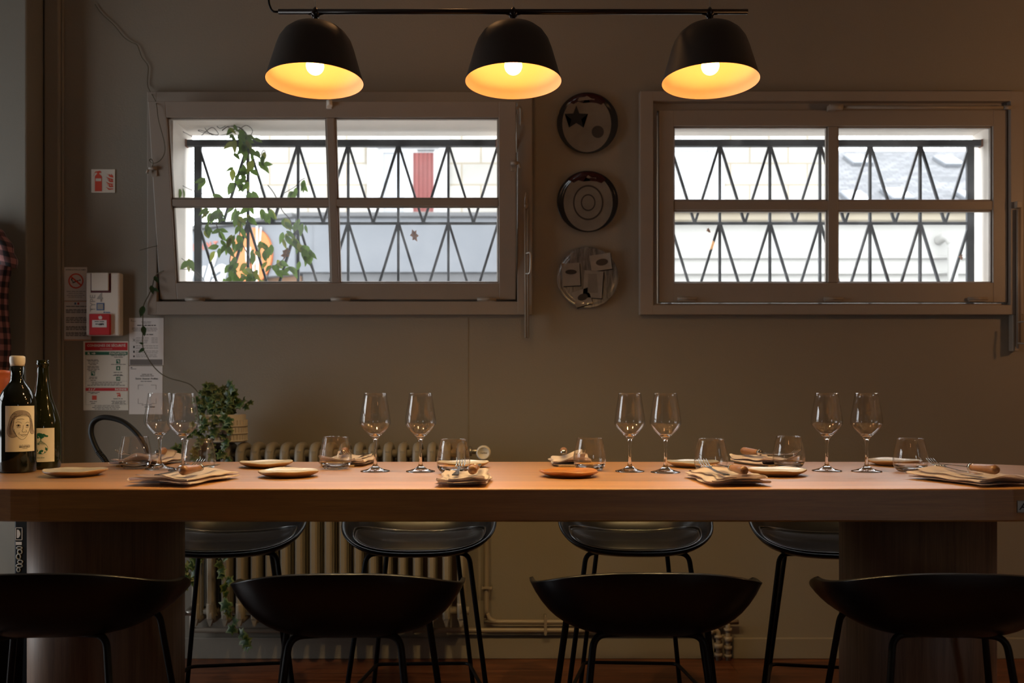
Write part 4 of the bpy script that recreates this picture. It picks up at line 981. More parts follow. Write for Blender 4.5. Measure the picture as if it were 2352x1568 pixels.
for k in range(46):
    a_ = rs.uniform(0, 2*math.pi); rr_ = rs.uniform(.02, .11); hh = rs.uniform(.02, .135)*(1-rr_*3.2)+.02
    tip = cpot+Vector((rr_*math.cos(a_)*1.05, rr_*math.sin(a_)*.65-.01, hh))
    ivstrand([cpot+Vector((0.3*rr_*math.cos(a_), .3*rr_*math.sin(a_), -.01)), (cpot+tip)/2+Vector((0, 0, .03)), tip], .022, .034, .001)
for (px, py) in ((470, 900), (462, 925), (455, 940), (480, 890), (492, 882), (530, 905), (550, 915), (560, 925), (570, 935)):
    p = P(px, py, YI-.03); ivstrand([cpot, (cpot+p)/2+Vector((0, 0, .03)), p], .02, .034, .001)
yt = YRF-.035
ivstrand([cpot+Vector((-.05, -.03, 0)), P(450, 965, yt), P(438, 995, yt), P(425, 1020, yt), P(405, 1040, yt), P(396, 1055, yt)], .014, .036)
ivstrand([cpot+Vector((-.06, -.03, 0)), P(465, 965, yt-.02), P(462, 1000, yt), P(452, 1040, yt), P(450, 1080, yt), P(446, 1130, yt)], .014, .036)
ivstrand([cpot+Vector((-.02, -.05, 0)), P(530, 960, yt-.04), P(524, 990, yt-.01), P(512, 1025, yt), P(518, 1060, yt), P(505, 1100, yt)], .014, .036)
ivstrand([cpot+Vector((0, -.05, 0)), P(500, 965, yt-.03), P(488, 1000, yt), P(495, 1050, yt), P(480, 1110, yt)], .014, .034)
ivstrand([P(446, 1130, yt), P(470, 1200, yt), P(458, 1260, yt), P(448, 1290, yt), P(432, 1310, yt), P(440, 1330, yt), P(422, 1350, yt), P(398, 1362, yt), P(388, 1366, yt)], .022, .042)
ivstrand([P(505, 1100, yt), P(500, 1200, yt), P(516, 1280, yt), P(505, 1300, yt), P(518, 1325, yt), P(522, 1360, yt), P(528, 1400, yt), P(535, 1425, yt), P(545, 1450, yt), P(560, 1470, yt), P(566, 1492, yt)], .024, .042)
ivstrand([P(480, 1110, yt), P(470, 1200, yt), P(455, 1280, yt), P(450, 1310, yt), P(445, 1340, yt)], .026, .038)
obj('stem', bs, M_stem, ivp); obj('foliage', bf, [M_ivy, M_ivy2], ivp)
pl = thing('ceramic_planter', 'pale ribbed ceramic planter with rows of notches, on the radiator', 'planter', P(512, 1015, YI))
zb3 = Z(1014, YI); zt3 = Z(952, YI); pr = 0.097
bm = BM(); lathe(bm, [(0, 0), (pr*.93, 0), (pr*.96, .004), (pr*.96, (zt3-zb3)*.82), (pr*.93, (zt3-zb3)*.84), (pr*.93, zt3-zb3), (pr*.9, zt3-zb3+.002), (pr*.86, zt3-zb3), (pr*.86, .02), (0, .02)], 48, Matrix.Translation((X(512, YI), YI, zb3)))
dz = (zt3-zb3)*.27
for row in range(3):
    for k in range(40):
        a_ = 2*math.pi*(k+.5*(row % 2))/40; z = zb3+.006+row*dz
        Mx = Matrix.Translation((X(512, YI), YI, 0)) @ Matrix.Rotation(a_, 4, 'Z')
        box(bm, pr*.955, pr*1.0, -.0028, .0028, z+.003, z+dz-.006, M=Mx)
    tube(bm, [(X(512, YI)+pr*.98*math.cos(2*math.pi*k/40), YI+pr*.98*math.sin(2*math.pi*k/40), zb3+.006+row*dz) for k in range(40)], .004, 6, closed=True)
obj('pot', bm, M_ceram, pl)
bm = BM(); lathe(bm, [(0, 0), (pr*.86, 0), (pr*.86, .004), (0, .008)], 32, Matrix.Translation((X(512, YI), YI, zt3-.014))); obj('soil', bm, M_soil, pl)

# ================================================================== table
tb = thing('high_table', 'long oval oak high table set for eight, resting on two oak columns', 'table', (0, 2.525, 0))
AT, BT, CT, TC = 0.60, 0.40, 1.10, 2.525
def outline(o=0.0, n=28):
    pts = []
    for k in range(n+1):
        a = R(-90+180*k/n); pts.append((CT+(AT-o)*math.cos(a), TC+(BT-o)*math.sin(a)))
    for k in range(n+1):
        a = R(90+180*k/n); pts.append((-CT+(AT-o)*math.cos(a), TC+(BT-o)*math.sin(a)))
    return pts
bm = BM(); layers = []
for (o_, z) in ((0.004, TZ-0.077), (0.0, TZ-0.073), (0.0, TZ-0.003), (0.0008, TZ-0.001), (0.003, TZ)):
    layers.append([bm.verts.new((x, y, z)) for x, y in outline(o_)])
n = len(layers[0])
for A, B in zip(layers[:-1], layers[1:]):
    for i in range(n): bm.faces.new((A[i], A[(i+1) % n], B[(i+1) % n], B[i]))
bm.faces.new(layers[-1]); bm.faces.new(list(reversed(layers[0])))
obj('tabletop', bm, M_table, tb)
for s in (-1, 1):
    bm = BM(); xc = s*1.106; hw_, hd = 0.172, 0.235; poly = []
    for k in range(48):
        a = 2*math.pi*k/48; c_, s_ = math.cos(a), math.sin(a); ex = 2/2.7
        poly.append((xc+hw_*math.copysign(abs(c_)**ex, c_), 2.52+hd*math.copysign(abs(s_)**ex, s_)))
    prism(bm, poly, 0.0, TZ-0.077, axis='Z')
    for f in bm.faces:
        if abs(f.normal.z) < 0.5: f.smooth = True
    o = obj('column_base', bm, M_column, tb)
bm = BM(); box(bm, X(2340, 2.12), X(2340, 2.12)+.028, 2.1255, 2.136, Z(1178, 2.12), Z(1150, 2.12), .001)
tg = obj('metal_tag', bm, M_chrome, tb)
bm = BM(); text_into(bm, 'A', .022, onwall(X(2340, 2.12)+.012, 2.1252, Z(1164, 2.12)), shear=.25, bold=.0006); obj('tag_letter', bm, M_ink, tg)

# ================================================================== stools
def rimz(s):
    return 0.708+(0.760-0.708)*abs(s)**1.5 if s >= 0 else 0.708-(0.708-0.622)*abs(s)**0.85
def shell_pt(r, a, lift=0.0):
    c_, s_ = math.cos(a), math.sin(a); ex = 2/2.7
    x = 0.25*math.copysign(abs(c_)**ex, c_); y = (0.21 if s_ > 0 else 0.205)*math.copysign(abs(s_)**ex, s_)
    zr = rimz(s_); zb_ = 0.612
    return Vector((x*r, y*r+0.0, zb_+(zr-zb_)*r**4.6+lift))
def make_stool(label, group):
    t = thing('bar_stool', label, 'stool', (0, 0, 0), group=group)
    NA, NR = 64, 14; TH_ = 0.009
    bm = BM()
    def surf(lift, rmax=1.0, belly=0.0):
        rows = []
        for i in range(NR+1):
            r = rmax*(i/NR)**0.75
            if i == 0: rows.append([bm.verts.new(shell_pt(0, 0, lift-belly))]); continue
            row = []
            for k in range(NA):
                a = 2*math.pi*k/NA; p = shell_pt(r, a, 0)
                e = 1e-3; du = shell_pt(r, a+e)-shell_pt(r, a-e); dr = shell_pt(min(1, r+e), a)-shell_pt(r-e, a)
                nn = dr.cross(du)
                nn = nn.normalized() if nn.length > 1e-12 else Vector((0, 0, 1))
                if nn.z < 0: nn = -nn
                row.append(bm.verts.new(p+nn*(lift-belly*(1-r**5))))
            rows.append(row)
        for i in range(NR):
            A, B = rows[i], rows[i+1]
            for k in range(NA):
                k2 = (k+1) % NA
                f = bm.faces.new((A[0], B[k], B[k2])) if len(A) == 1 else bm.faces.new((A[k], B[k], B[k2], A[k2])); f.smooth = True
        return rows
    top = surf(0.0); bot = surf(-TH_, belly=0.009)
    mid = []
    for k in range(NA):
        a = 2*math.pi*k/NA; A_, B_ = top[-1][k].co, bot[-1][k].co; c_ = (A_+B_)/2; o_ = Vector((c_.x, c_.y, 0)).normalized()*0.004
        mid.append(bm.verts.new(c_+o_))
    for k in range(NA):
        k2 = (k+1) % NA
        f = bm.faces.new((top[-1][k], mid[k], mid[k2], top[-1][k2])); f.smooth = True
        f = bm.faces.new((mid[k], bot[-1][k], bot[-1][k2], mid[k2])); f.smooth = True
    obj('seat_shell', bm, M_black, t, local=True)
    # leather pad
    bm = BM(); RP = 0.87; sq = lambda a: 1-0.24*max(0, math.sin(a))**1.5
    rows = []
    for i in range(NR+1):
        q = (i/NR)**0.6
        if i == 0: rows.append([bm.verts.new(shell_pt(0, 0, 0.012))]); continue
        row = []
        for k in range(NA):
            a = 2*math.pi*k/NA; r = RP*sq(a)*q
            row.append(bm.verts.new(shell_pt(r, a, 0.004+0.008*(1-q**8))))
        rows.append(row)
    low = [bm.verts.new(shell_pt(RP*sq(2*math.pi*k/NA), 2*math.pi*k/NA, 0.0005)) for k in range(NA)]
    for i in range(NR):
        A, B = rows[i], rows[i+1]
        for k in range(NA):
            k2 = (k+1) % NA
            f = bm.faces.new((A[0], B[k], B[k2])) if len(A) == 1 else bm.faces.new((A[k], B[k], B[k2], A[k2])); f.smooth = True
    for k in range(NA): bm.faces.new((rows[-1][k], low[k], low[(k+1) % NA], rows[-1][(k+1) % NA]))
    pad = obj('seat_pad', bm, M_leather, t, local=True)
    bm = BM(); tube(bm, [shell_pt(RP*sq(2*math.pi*k/NA)+.006, 2*math.pi*k/NA, 0.0045) for k in range(NA)], 0.0035, 6, closed=True)
    tube(bm, [shell_pt(RP*sq(2*math.pi*k/NA)*.955, 2*math.pi*k/NA, 0.0098) for k in range(NA)], 0.0011, 5, closed=True)
    obj('piping', bm, M_leather, pad, local=True)
    zt = 0.6045
    for sx in (-1, 1):
        for sy in (-1, 1):
            bm = BM()
            top_ = Vector((sx*.118, .105, zt)) if sy > 0 else Vector((sx*.165, -.115, zt)); foot = Vector((sx*.185, .195, 0.0)) if sy > 0 else Vector((sx*.245, -.19, 0.0))
            pts = [Vector((sx*.05, sy*.09, zt))] + fillet((sx*.05, sy*.09, zt), top_, foot, .03, 6) + [foot]
            tube(bm, pts, 0.008, 10)
            lg = obj('leg', bm, M_steel_black, t, local=True)
            bm = BM(); lathe(bm, [(0, 0), (.0095, 0), (.0095, .012), (0, .012)], 12, Matrix.Translation((foot.x, foot.y, 0)))
            obj('foot_cap', bm, M_hose, lg, local=True)
    bm = BM()
    for sy in (-1, 1): tube(bm, [(-.055, sy*.09, zt), (.055, sy*.09, zt)], .008, 8)
    box(bm, -.05, .05, -.10, .10, zt-.004, .610, .002)
    obj('seat_frame', bm, M_steel_black, t, local=True)
    bm = BM(); zf_ = 0.165; k_ = 1-zf_/zt; xb_ = .118+.067*k_-.004; yb_ = .105+.09*k_-.004; xf_ = .165+.08*k_-.004; yf_ = .115+.075*k_-.004; cr = []
    ring_ = []
    for (cx_, cy_) in ((xb_, yb_), (-xb_, yb_), (-xf_, -yf_), (xf_, -yf_)): ring_.append(Vector((cx_, cy_, zf_)))
    for i in range(4): cr += fillet(ring_[i-1], ring_[i], ring_[(i+1) % 4], .025, 5)
    tube(bm, cr, .0065, 8, closed=True); obj('footrest', bm, M_steel_black, t, local=True)
    return t
GF = 'black stools along the near side'; GB = 'black stools along the wall side'
# near stools: their backs (+y local) face the camera, so turned by 180 degrees
near = [(158, 2.075, 180+5, 'near side stool at the left, in front of the left oak column'),
        (808, 2.075, 180+2, 'near side stool in front of the radiator'),
        (1476, 2.085, 180-1, 'near side stool squarely in front of the heating pipes'),
        (2137, 2.075, 180-4, 'near side stool at the right, in front of the right oak column')]
far = [(528, 3.06, 8, 'wall side stool at the left, half hidden by the left oak column'),
       (965, 3.07, 2, 'wall side stool in front of the radiator right end'),
       (1457, 3.08, -3, 'wall side stool with grained black pad between radiator and bare wall'),
       (1900, 3.04, -10, 'wall side stool at the right, half hidden by the right oak column')]
base = make_stool(near[0][3], GF)
for i, (px, Y, a, lab) in enumerate(near):
    if i == 0: base.location = (X(px, Y), Y, 0); base.rotation_euler = (0, 0, R(a))
    else: dup(base, (X(px, Y), Y, 0), R(a), lab, GF)
for (px, Y, a, lab) in far: dup(base, (X(px, Y), Y, 0), R(a), lab, GB)

# ================================================================== pendant lamp
YL = 2.4
pd = thing('pendant_lamp', 'dark rail pendant lamp with three dome shades hanging above the table', 'lamp', P(1178, 27, YL))
zr = Z(27, YL)
bm = BM(); tube(bm, [(X(640, YL), YL, zr), (X(1717, YL), YL, zr)], 0.0071, 16); obj('rail', bm, M_bar, pd)
bm = BM(); tube(bm, smooth_path([(X(640, YL)-.001, YL, zr), (X(628, YL), YL, zr+.001), (X(621, YL), YL, zr+.012), (X(617, YL), YL, zr+.04), (X(618, YL), YL, zr+.15), (X(640, YL), YL, zr+.35), (X(725, YL), YL, CEIL)], 6), 0.0028, 8); obj('power_cord', bm, M_hose, pd)
TILT = R(-2.6)
for px in (724.5, 1179, 1630.5):
    x = X(px, YL)
    bm = BM(); tube(bm, [(x, YL, zr+.004), (x, YL, CEIL)], 0.0006, 6); obj('suspension_wire', bm, M_chrome, pd)
    zap = Z(46.5, YL)-.012; 
    bm = BM(); tube(bm, [(x, YL, zr+.012), (x, YL, zr+.004), (x, YL, zr-.006), (x, YL, zr-.011), (x, YL, zap-.004)], [.003, .008, .0115, .0062, .0058], 16)
    for s in (-1, 1): tube(bm, smooth_path([(x+s*.020, YL, zr-.002), (x+s*.009, YL, zr-.006), (x+s*.004, YL, zr-.014)], 4), [.006]*9 if False else .0052, 8)
    obj('stem', bm, M_bar, pd)
    MT = Matrix.Translation((x, YL, zap)) @ Matrix.Rotation(TILT, 4, 'X')
    H = 0.152
    po = [(0.0, 0.0), (.022, -.0008), (.044, -.0040), (.064, -.0120), (.081, -.026), (.0935, -.045), (.1015, -.067), (.1080, -.090), (.1145, -.112), (.1208, -.134), (.1266, -H+.001), (.1268, -H)]
    pi_ = [(.1256, -H), (.1245, -H+.004), (.1188, -H+.0195), (.1180, -H+.020), (.1112, -.112), (.1048, -.090), (.0982, -.067), (.0902, -.047), (.0780, -.030), (.061, -.017), (.040, -.009), (0.0, -.005)]
    bm = BM(); lathe(bm, po+[pi_[0]], 72, MT); sh_ = obj('lamp_shade', bm, M_lamp, pd)
    bm = BM(); lathe(bm, pi_, 72, MT); obj('shade_lining', bm, M_lamp_in, sh_)
    bm = BM(); lathe(bm, [(0, -.008), (.018, -.008), (.018, -.05), (.014, -.055), (.014, -.07), (0, -.07)], 24, MT); obj('bulb_socket', bm, M_lamp_in, sh_)
    rb = .0235; zc = -.110; pb = [(.012, -.071), (.0135, -.085)]+[(rb*math.cos(R(a)), zc+rb*math.sin(R(a))) for a in range(50, -91, -10)]
    pb[-1] = (0, zc-rb)
    bm = BM(); lathe(bm, pb, 24, MT); obj('light_bulb', bm, M_bulb, sh_)
    # the beam of the reflector bulb
    l = bpy.data.lights.new('reflector_bulb_beam', 'SPOT'); l.energy = SPOT_W; l.color = SPOT_COL; l.spot_size = R(165); l.spot_blend = 1.0; l.shadow_soft_size = 0.022
    lo = bpy.data.objects.new('reflector_bulb_beam', l); lo.matrix_world = MT @ Matrix.Translation((0, 0, zc-rb-.003)); C.objects.link(lo)

# ================================================================== glassware
def lathe_mesh(name, prof, m, seg=48, closed=False, zsplit=0.0):
    bm = BM(); lathe(bm, prof, seg, closed=closed)
    for f in bm.faces: f.material_index = 1 if f.calc_center_median().z > zsplit else 0
    o = obj(name, bm, m, None, local=True); return o
wg_out = [(0, .0), (.040, .0), (.0415, .0012), (.040, .0024), (.030, .0045), (.018, .0085), (.010, .0135), (.0062, .019), (.0045, .028), (.0038, .045), (.0038, .070), (.0046, .082), (.0065, .090), (.0105, .0965), (.018, .1035), (.028, .113), (.037, .1235), (.0425, .1325), (.0437, .1375), (.0433, .144), (.0405, .165), (.0368, .188), (.0332, .209), (.0318, .2195), (.0313, .2202)]
wg_in = [(.0307, .2195), (.0321, .209), (.0357, .188), (.0394, .165), (.0422, .144), (.0425, .1378), (.0412, .1332), (.0355, .1245), (.0265, .1145), (.016, .1058), (.008, .1022), (0, .101)]
WG = 'stemmed wine glasses standing in pairs'
wgs = [(367, 1080.5, 'left wine glass of the pair in front of the ivy and printed sheets'), (421, 1084.5, 'right wine glass of the pair in front of the ivy planter'),
       (862, 1086.5, 'left wine glass of the pair in front of the radiator'), (966, 1087, 'right wine glass of the pair in front of the radiator'),
       (1446.5, 1086.8, 'left wine glass of the pair right of the wall plates'), (1528.5, 1089, 'right wine glass of the pair right of the wall plates'),
       (1899, 1085.7, 'left wine glass of the pair nearest the table right end'), (1990.5, 1087, 'right wine glass of the pair nearest the table right end')]
proto = lathe_mesh('wine_glass', wg_out+wg_in, [M_glass, M_thin], 56, zsplit=.1045)
for i, (px, pf, lab) in enumerate(wgs):
    Yc = TY(pf-1)+.0415; o = proto if i == 0 else proto.copy()
    if i: C.objects.link(o)
    o.location = (X(px, Yc), Yc, TZ+.0003); tag(o, lab, 'wine glass', WG)
tp = [(0, .002), (.018, .0012), (.027, .0), (.033, .002), (.0405, .009), (.0450, .019), (.0467, .031), (.0462, .042), (.0437, .058), (.0405, .074), (.0372, .089), (.0366, .0926), (.0360, .0932),
      (.0353, .0926), (.0359, .089), (.0392, .074), (.0424, .058), (.0448, .042), (.0452, .031), (.0432, .021), (.037, .0135), (.028, .0105), (.015, .010), (0, .0105)]
tproto = lathe_mesh('water_tumbler', tp, [M_glass, M_thin], 56, zsplit=.018)
TG = 'water tumblers on the table'
tum = [(310.5, 1079, 'tumbler with fork and napkin behind it, left of the first wine glasses'), (456, 1087.5, 'tumbler with the ivy behind it, right of the first wine glasses'),
       (771, 1080, 'tumbler in front of a napkin, left of the second wine glass pair'), (1041.5, 1090, 'tumbler right of the second wine glass pair, plate seen through it'),
       (1354.5, 1084, 'tumbler behind the brown plate, left of the third wine glass pair'), (1633, 1088.5, 'tumbler right of the third wine glass pair, behind a fork'),
       (1812, 1078, 'tumbler with napkin behind it, left of the fourth wine glass pair'), (2091, 1087, 'tumbler right of the fourth wine glass pair, left of the last napkin')]
for i, (px, pf, lab) in enumerate(tum):
    Yc = TY(pf-1)+.033; o = tproto if i == 0 else tproto.copy()
    if i: C.objects.link(o)
    o.location = (X(px, Yc), Yc, TZ+.0003); tag(o, lab, 'tumbler', TG)

# ------------------------------------------------------------------ stoneware plates
M_pl_grey = mat('speckled cream stoneware', (0.52, 0.46, 0.38), 0.32, var=0.35, scale=45, bump=0.2, coat=0.3)
M_pl_brown = mat('caramel brown stoneware', (0.40, 0.155, 0.04), 0.3, var=0.3, scale=30, bump=0.2, coat=0.3)
M_pl_edge = mat('toasted brown stoneware', (0.34, 0.20, 0.10), 0.4, var=0.35, scale=40, bump=0.2)
M_pl_slate = mat('grey green stoneware', (0.36, 0.33, 0.28), 0.3, var=0.4, scale=50, bump=0.2, coat=0.4)
def stone_plate(px, py, label, m, r=.078, seed=0):
    """py: the far-near centre of the foot on the table"""
    p = T(px, py); r_ = random.Random(seed); ph = [r_.uniform(0, 6.28) for _ in range(5)]
    wob = lambda a: 1+.012*math.sin(3*a+ph[0])+.010*math.sin(5*a+ph[1])+.006*math.sin(9*a+ph[2])
    hz = lambda a: .0012*math.sin(2*a+ph[3])+.0009*math.sin(5*a+ph[4])
    t = thing('side_plate', label, 'plate', p, group='small handmade stoneware plates')
    def build(prof, mm, name):
        bm = BM(); rings = []
        for (q, z) in prof:
            if q == 0: rings.append([bm.verts.new((0, 0, z))]); continue
            rings.append([bm.verts.new((q*r*wob(2*math.pi*k/48)*math.cos(2*math.pi*k/48), q*r*wob(2*math.pi*k/48)*math.sin(2*math.pi*k/48), z+(hz(2*math.pi*k/48)*q*q if q > .7 else 0))) for k in range(48)])
        for A, B in zip(rings[:-1], rings[1:]):
            for k in range(48):
                k2 = (k+1) % 48
                if len(A) == 1: f = bm.faces.new((A[0], B[k2], B[k]))
                elif len(B) == 1: f = bm.faces.new((A[k], A[k2], B[0]))
                else: f = bm.faces.new((A[k], A[k2], B[k2], B[k]))
                f.smooth = True
        obj(name, bm, mm, t, local=True)
    build([(0, .0), (.62, .0), (.66, .0015), (.82, .006), (.96, .0112), (1.0, .014), (1.0, .0165), (.985, .0172)], M_pl_edge if m is not M_pl_brown else M_pl_brown, 'underside')
    build([(.985, .0172), (.955, .0168), (.90, .0145), (.6, .012), (.3, .0112), (0, .011)], m, 'glazed_top')
stone_plate(172, 1092, 'cream side plate beside the two wine bottles', M_pl_grey, .080, 1)
stone_plate(611, 1072.5, 'toasted side plate on the far side, in front of the radiator left end', M_pl_grey, .077, 2)
stone_plate(663, 1094, 'pale side plate on the near side, left of the second tumbler', M_pl_grey, .078, 3)
stone_plate(1062, 1073, 'cream side plate behind the tumbler near the thermostat', M_pl_grey, .077, 4)
stone_plate(1307, 1094, 'caramel brown side plate in front of the third wine glass setting', M_pl_brown, .078, 5)
stone_plate(1592, 1071.5, 'grey green side plate behind the tumbler, right of the third wine glasses', M_pl_slate, .077, 6)
stone_plate(1782, 1091, 'cream side plate with brown rim in front of the fourth setting', M_pl_grey, .079, 7)
stone_plate(2056, 1068, 'brown edged side plate behind the tumbler at the table right end', M_pl_grey, .078, 8)

# ------------------------------------------------------------------ napkins, boards, forks, knives
def make_board():
    bm = BM(); box(bm, -.042, .042, -.095, .095, 0, .006, .0015); return bm
def make_napkin(w_, l_, seed, hump):
    """folded linen: a serpentine of three layers extruded along its length"""
    r_ = random.Random(seed); ph = [r_.uniform(0, 6.28) for _ in range(6)]
    prof = []   # across x
    n = 14
    def lay(z, fwd, e0, e1):
        xs = [(-w_/2+e0)+(w_-e0-e1)*k/n for k in range(n+1)]
        return [(x, z) for x in (xs if fwd else reversed(xs))]
    prof += lay(.0015, True, 0, .002) + [(w_/2+.001, .0035)] + lay(.0060, False, .004, .003) + [(-w_/2+.001, .008)] + lay(.0105, True, .003, .006) + [(w_/2-.004, .0125)] + lay(.0145, False, .02, .010)
    bm = BM(); m = 22; rows = []
    for j in range(m+1):
        v = -l_/2+l_*j/m; row = []
        for (x, z) in prof:
            q = z/.0145; e = abs(v)/(l_/2)
            dx = .004*math.sin(v*22+ph[0]+q*2)+.003*math.sin(v*51+ph[1]+q*5); dv = .005*q*math.sin(x*30+ph[2])+(.006*math.sin(q*7+ph[3]))*e
            dz = (.0022*math.sin(x*60+v*25+ph[4])+.0016*math.sin(v*70+ph[5]))*q+hump*q*(max(0, e-.72)/.28)**1.5*(0.5+0.5*math.sin(x*38+ph[2]))
            row.append(bm.verts.new((x+dx, v+dv, z*1.0+dz)))
        rows.append(row)
    for A, B in zip(rows[:-1], rows[1:]):
        for k in range(len(A)-1):
            f = bm.faces.new((A[k], B[k], B[k+1], A[k+1])); f.smooth = True
    r = bmesh.ops.solidify(bm, geom=bm.faces[:], thickness=.0011)
    zmin = min(v.co.z for v in bm.verts)
    for v in bm.verts: v.co.z -= zmin
    for f in bm.faces: f.smooth = True
    return bm
def make_fork():
    bm = BM()
    # handle along -y, tines along +y, curved
    def zc(v): return .004+.0035*math.sin(max(0, v)*30)+(.010*max(0, v-.05)/.05)**1.0 if v > 0 else .004-.0*v
    secs = [(-.095, .0078, .0018), (-.09, .0085, .002), (-.05, .0065, .002), (-.01, .0040, .002), (.02, .0034, .002), (.038, .0050, .0018), (.048, .0105, .0014), (.056, .0125, .0012)]
    prev = None
    for (v, hw_, ht) in secs:
        z = .004+.006*max(0, (v+.02))/.08
        r_ = [bm.verts.new(q) for q in ((-hw_, v, z-ht/2), (hw_, v, z-ht/2), (hw_, v, z+ht/2), (-hw_, v, z+ht/2))]
        if prev:
            for k in range(4): bm.faces.new((prev[k], prev[(k+1) % 4], r_[(k+1) % 4], r_[k]))
        else: bm.faces.new(r_)
        prev = r_
    bm.faces.new(prev)
    for k in range(4):
        x = -.0105+.007*k
        tube(bm, [(x, .054, .0097), (x*1.0, .068, .0098), (x*.98, .085, .0150), (x*.95, .101, .0245)], [.0017, .0015, .0013, .0008], 6)
    return bm
def make_knife():
    bl = BM(); prism(bl, [(-.004, 0), (-.0055, .03), (-.006, .07), (-.001, .105), (.006, .08), (.0075, .03), (.005, 0)], -.0008, .0008, M=Matrix.Translation((0, 0, .011)), axis='Z')
    hd = BM(); lathe(hd, [(0, -.088), (.0085, -.087), (.0115, -.080), (.0118, -.070), (.0100, -.045), (.0085, -.02), (.0078, -.004), (0, -.004)], 24, Matrix.Translation((0, 0, .011)) @ Matrix.Rotation(R(-90), 4, 'X'))
    fe = BM(); lathe(fe, [(0, -.005), (.0088, -.005), (.0088, .003), (0, .003)], 20, Matrix.Translation((0, 0, .011)) @ Matrix.Rotation(R(-90), 4, 'X'))
    return bl, hd, fe
settings = [
 # napkin (x, y, turn, width, length), fork (x, y, turn), knife (x, y, turn), place
 ((-.815, 2.285, -12, .165, .235), (-.822, 2.262, -12), (-.775, 2.272, -10), 'near side, below the first wine glass pair', 0),
 ((-.118, 2.275, -1, .122, .235), (-.133, 2.262, -1), (-.090, 2.290, -4), 'near side, in front of the thermostat tumbler', 1),
 ((.535, 2.290, 5, .148, .24), (.500, 2.262, 5), (.545, 2.272, 8), 'near side, below the third wine glass pair', 2),
 ((1.145, 2.288, 18, .17, .24), (1.105, 2.282, 10), (1.148, 2.290, 15), 'near side, at the table right end', 3),
 ((-1.125, 2.830, 172, .155, .185), (-1.155, 2.815, 172), (-1.095, 2.830, 190), 'wall side, behind the leftmost tumbler', 4),
 ((-.505, 2.830, 176, .135, .185), (-.478, 2.815, 170), (-.522, 2.825, 186), 'wall side, in front of the radiator middle', 5),
 ((.180, 2.830, 182, .120, .185), (.207, 2.812, 180), (.160, 2.825, 177), 'wall side, behind the brown plate', 6),
 ((.780, 2.825, 196, .135, .185), (.815, 2.812, 200), (.765, 2.825, 202), 'wall side, behind the fourth glass pair tumbler', 7),
]
bbm = make_board(); board0 = obj('cutlery_board', bbm, M_board, None, local=True)
fork0 = obj('fork', make_fork(), M_steel, None, local=True)
kn0 = thing('table_knife', 'x', 'knife'); bl, hd_, fe = make_knife()
obj('blade', bl, M_steel, kn0, local=True); obj('handle', hd_, M_handle, kn0, local=True, label='turned wooden handle'); obj('ferrule', fe, M_steel, kn0, local=True)
for i, ((nx, ny, rot, nw, nl), fk, kf, place, sd) in enumerate(settings):
    c = Vector((nx, ny, TZ)); a = R(rot); sgn = 1 if i < 4 else -1
    b = board0 if i == 0 else board0.copy()
    if i: C.objects.link(b)
    b.location = c+Vector((.008*sgn, .040 if i < 4 else -.012, 0)); b.rotation_euler = (0, 0, a+R(4))
    tag(b, 'wooden cutlery board under the napkin, '+place, 'board', 'boards under the napkins')
    no = obj('napkin', make_napkin(nw, nl, sd, .010 if i < 4 else .020), M_linen, None, local=True); no.location = c+Vector((0, 0, .0062)); no.rotation_euler = (0, 0, a)
    tag(no, 'folded beige linen napkin, '+place, 'napkin', 'folded beige napkins')
    zt = TZ+.0062+.0195
    f = fork0 if i == 0 else fork0.copy()
    if i: C.objects.link(f)
    f.location = (fk[0], fk[1], zt); f.rotation_euler = (R(1), 0, R(fk[2]))
    tag(f, 'steel fork lying on the napkin, '+place, 'fork', 'forks on the napkins')
    if i == 0:
        kn = kn0; kn['label'] = 'wooden handled knife on the napkin, '+place; kn['group'] = 'knives on the napkins'
    else: kn = dup(kn0, (0, 0, 0), 0, 'wooden handled knife on the napkin, '+place, 'knives on the napkins')
    kn.location = (kf[0], kf[1], zt); kn.rotation_euler = (0, 0, R(kf[2]))

# ================================================================== bottles
def cylmap(cx, cy, r, a0):
    """label coordinates (u along the arc, v up) onto a bottle; a0 turns the label, 0 faces the camera"""
    def f(u, v, lift=0.0):
        a = u/r+a0; return Vector((cx+(r+lift)*math.sin(a), cy-(r+lift)*math.cos(a), v))
    return f
def label_patch(bm, f, u0, u1, v0, v1, lift, n=16):
    vs = [[bm.verts.new(f(u0+(u1-u0)*i/n, v, lift)) for v in (v0, v1)] for i in range(n+1)]
    for i in range(n): bm.faces.new((vs[i][0], vs[i+1][0], vs[i+1][1], vs[i][1])).smooth = True
def label_poly(bm, f, poly, lift):
    tm = bmesh.new(); fc = tm.faces.new([tm.verts.new((u, v, 0)) for u, v in poly])
    bmesh.ops.triangulate(tm, faces=[fc]); bmesh.ops.subdivide_edges(tm, edges=tm.edges[:], cuts=2, use_grid_fill=True)
    mp = {v: bm.verts.new(f(v.co.x, v.co.y, lift)) for v in tm.verts}
    for q in tm.faces: bm.faces.new([mp[v] for v in q.verts])
    tm.free()
def ribbon(bm, f, pts, wd, lift, smooth=4, taper=False):
    pts = [Vector((p[0], p[1], 0)) for p in pts]
    if smooth and len(pts) > 2: pts = smooth_path(pts, smooth)
    L_ = []; n = len(pts)
    for i, p in enumerate(pts):
        d = (pts[min(i+1, n-1)]-pts[max(i-1, 0)]); d = d.normalized() if d.length > 0 else Vector((1, 0, 0)); s = Vector((-d.y, d.x, 0))*wd/2
        if taper: s *= .35+.65*math.sin(math.pi*i/(n-1))
        L_.append((bm.verts.new(f((p+s).x, (p+s).y, lift)), bm.verts.new(f((p-s).x, (p-s).y, lift))))
    for a_, b_ in zip(L_[:-1], L_[1:]): bm.faces.new((a_[0], a_[1], b_[1], b_[0]))
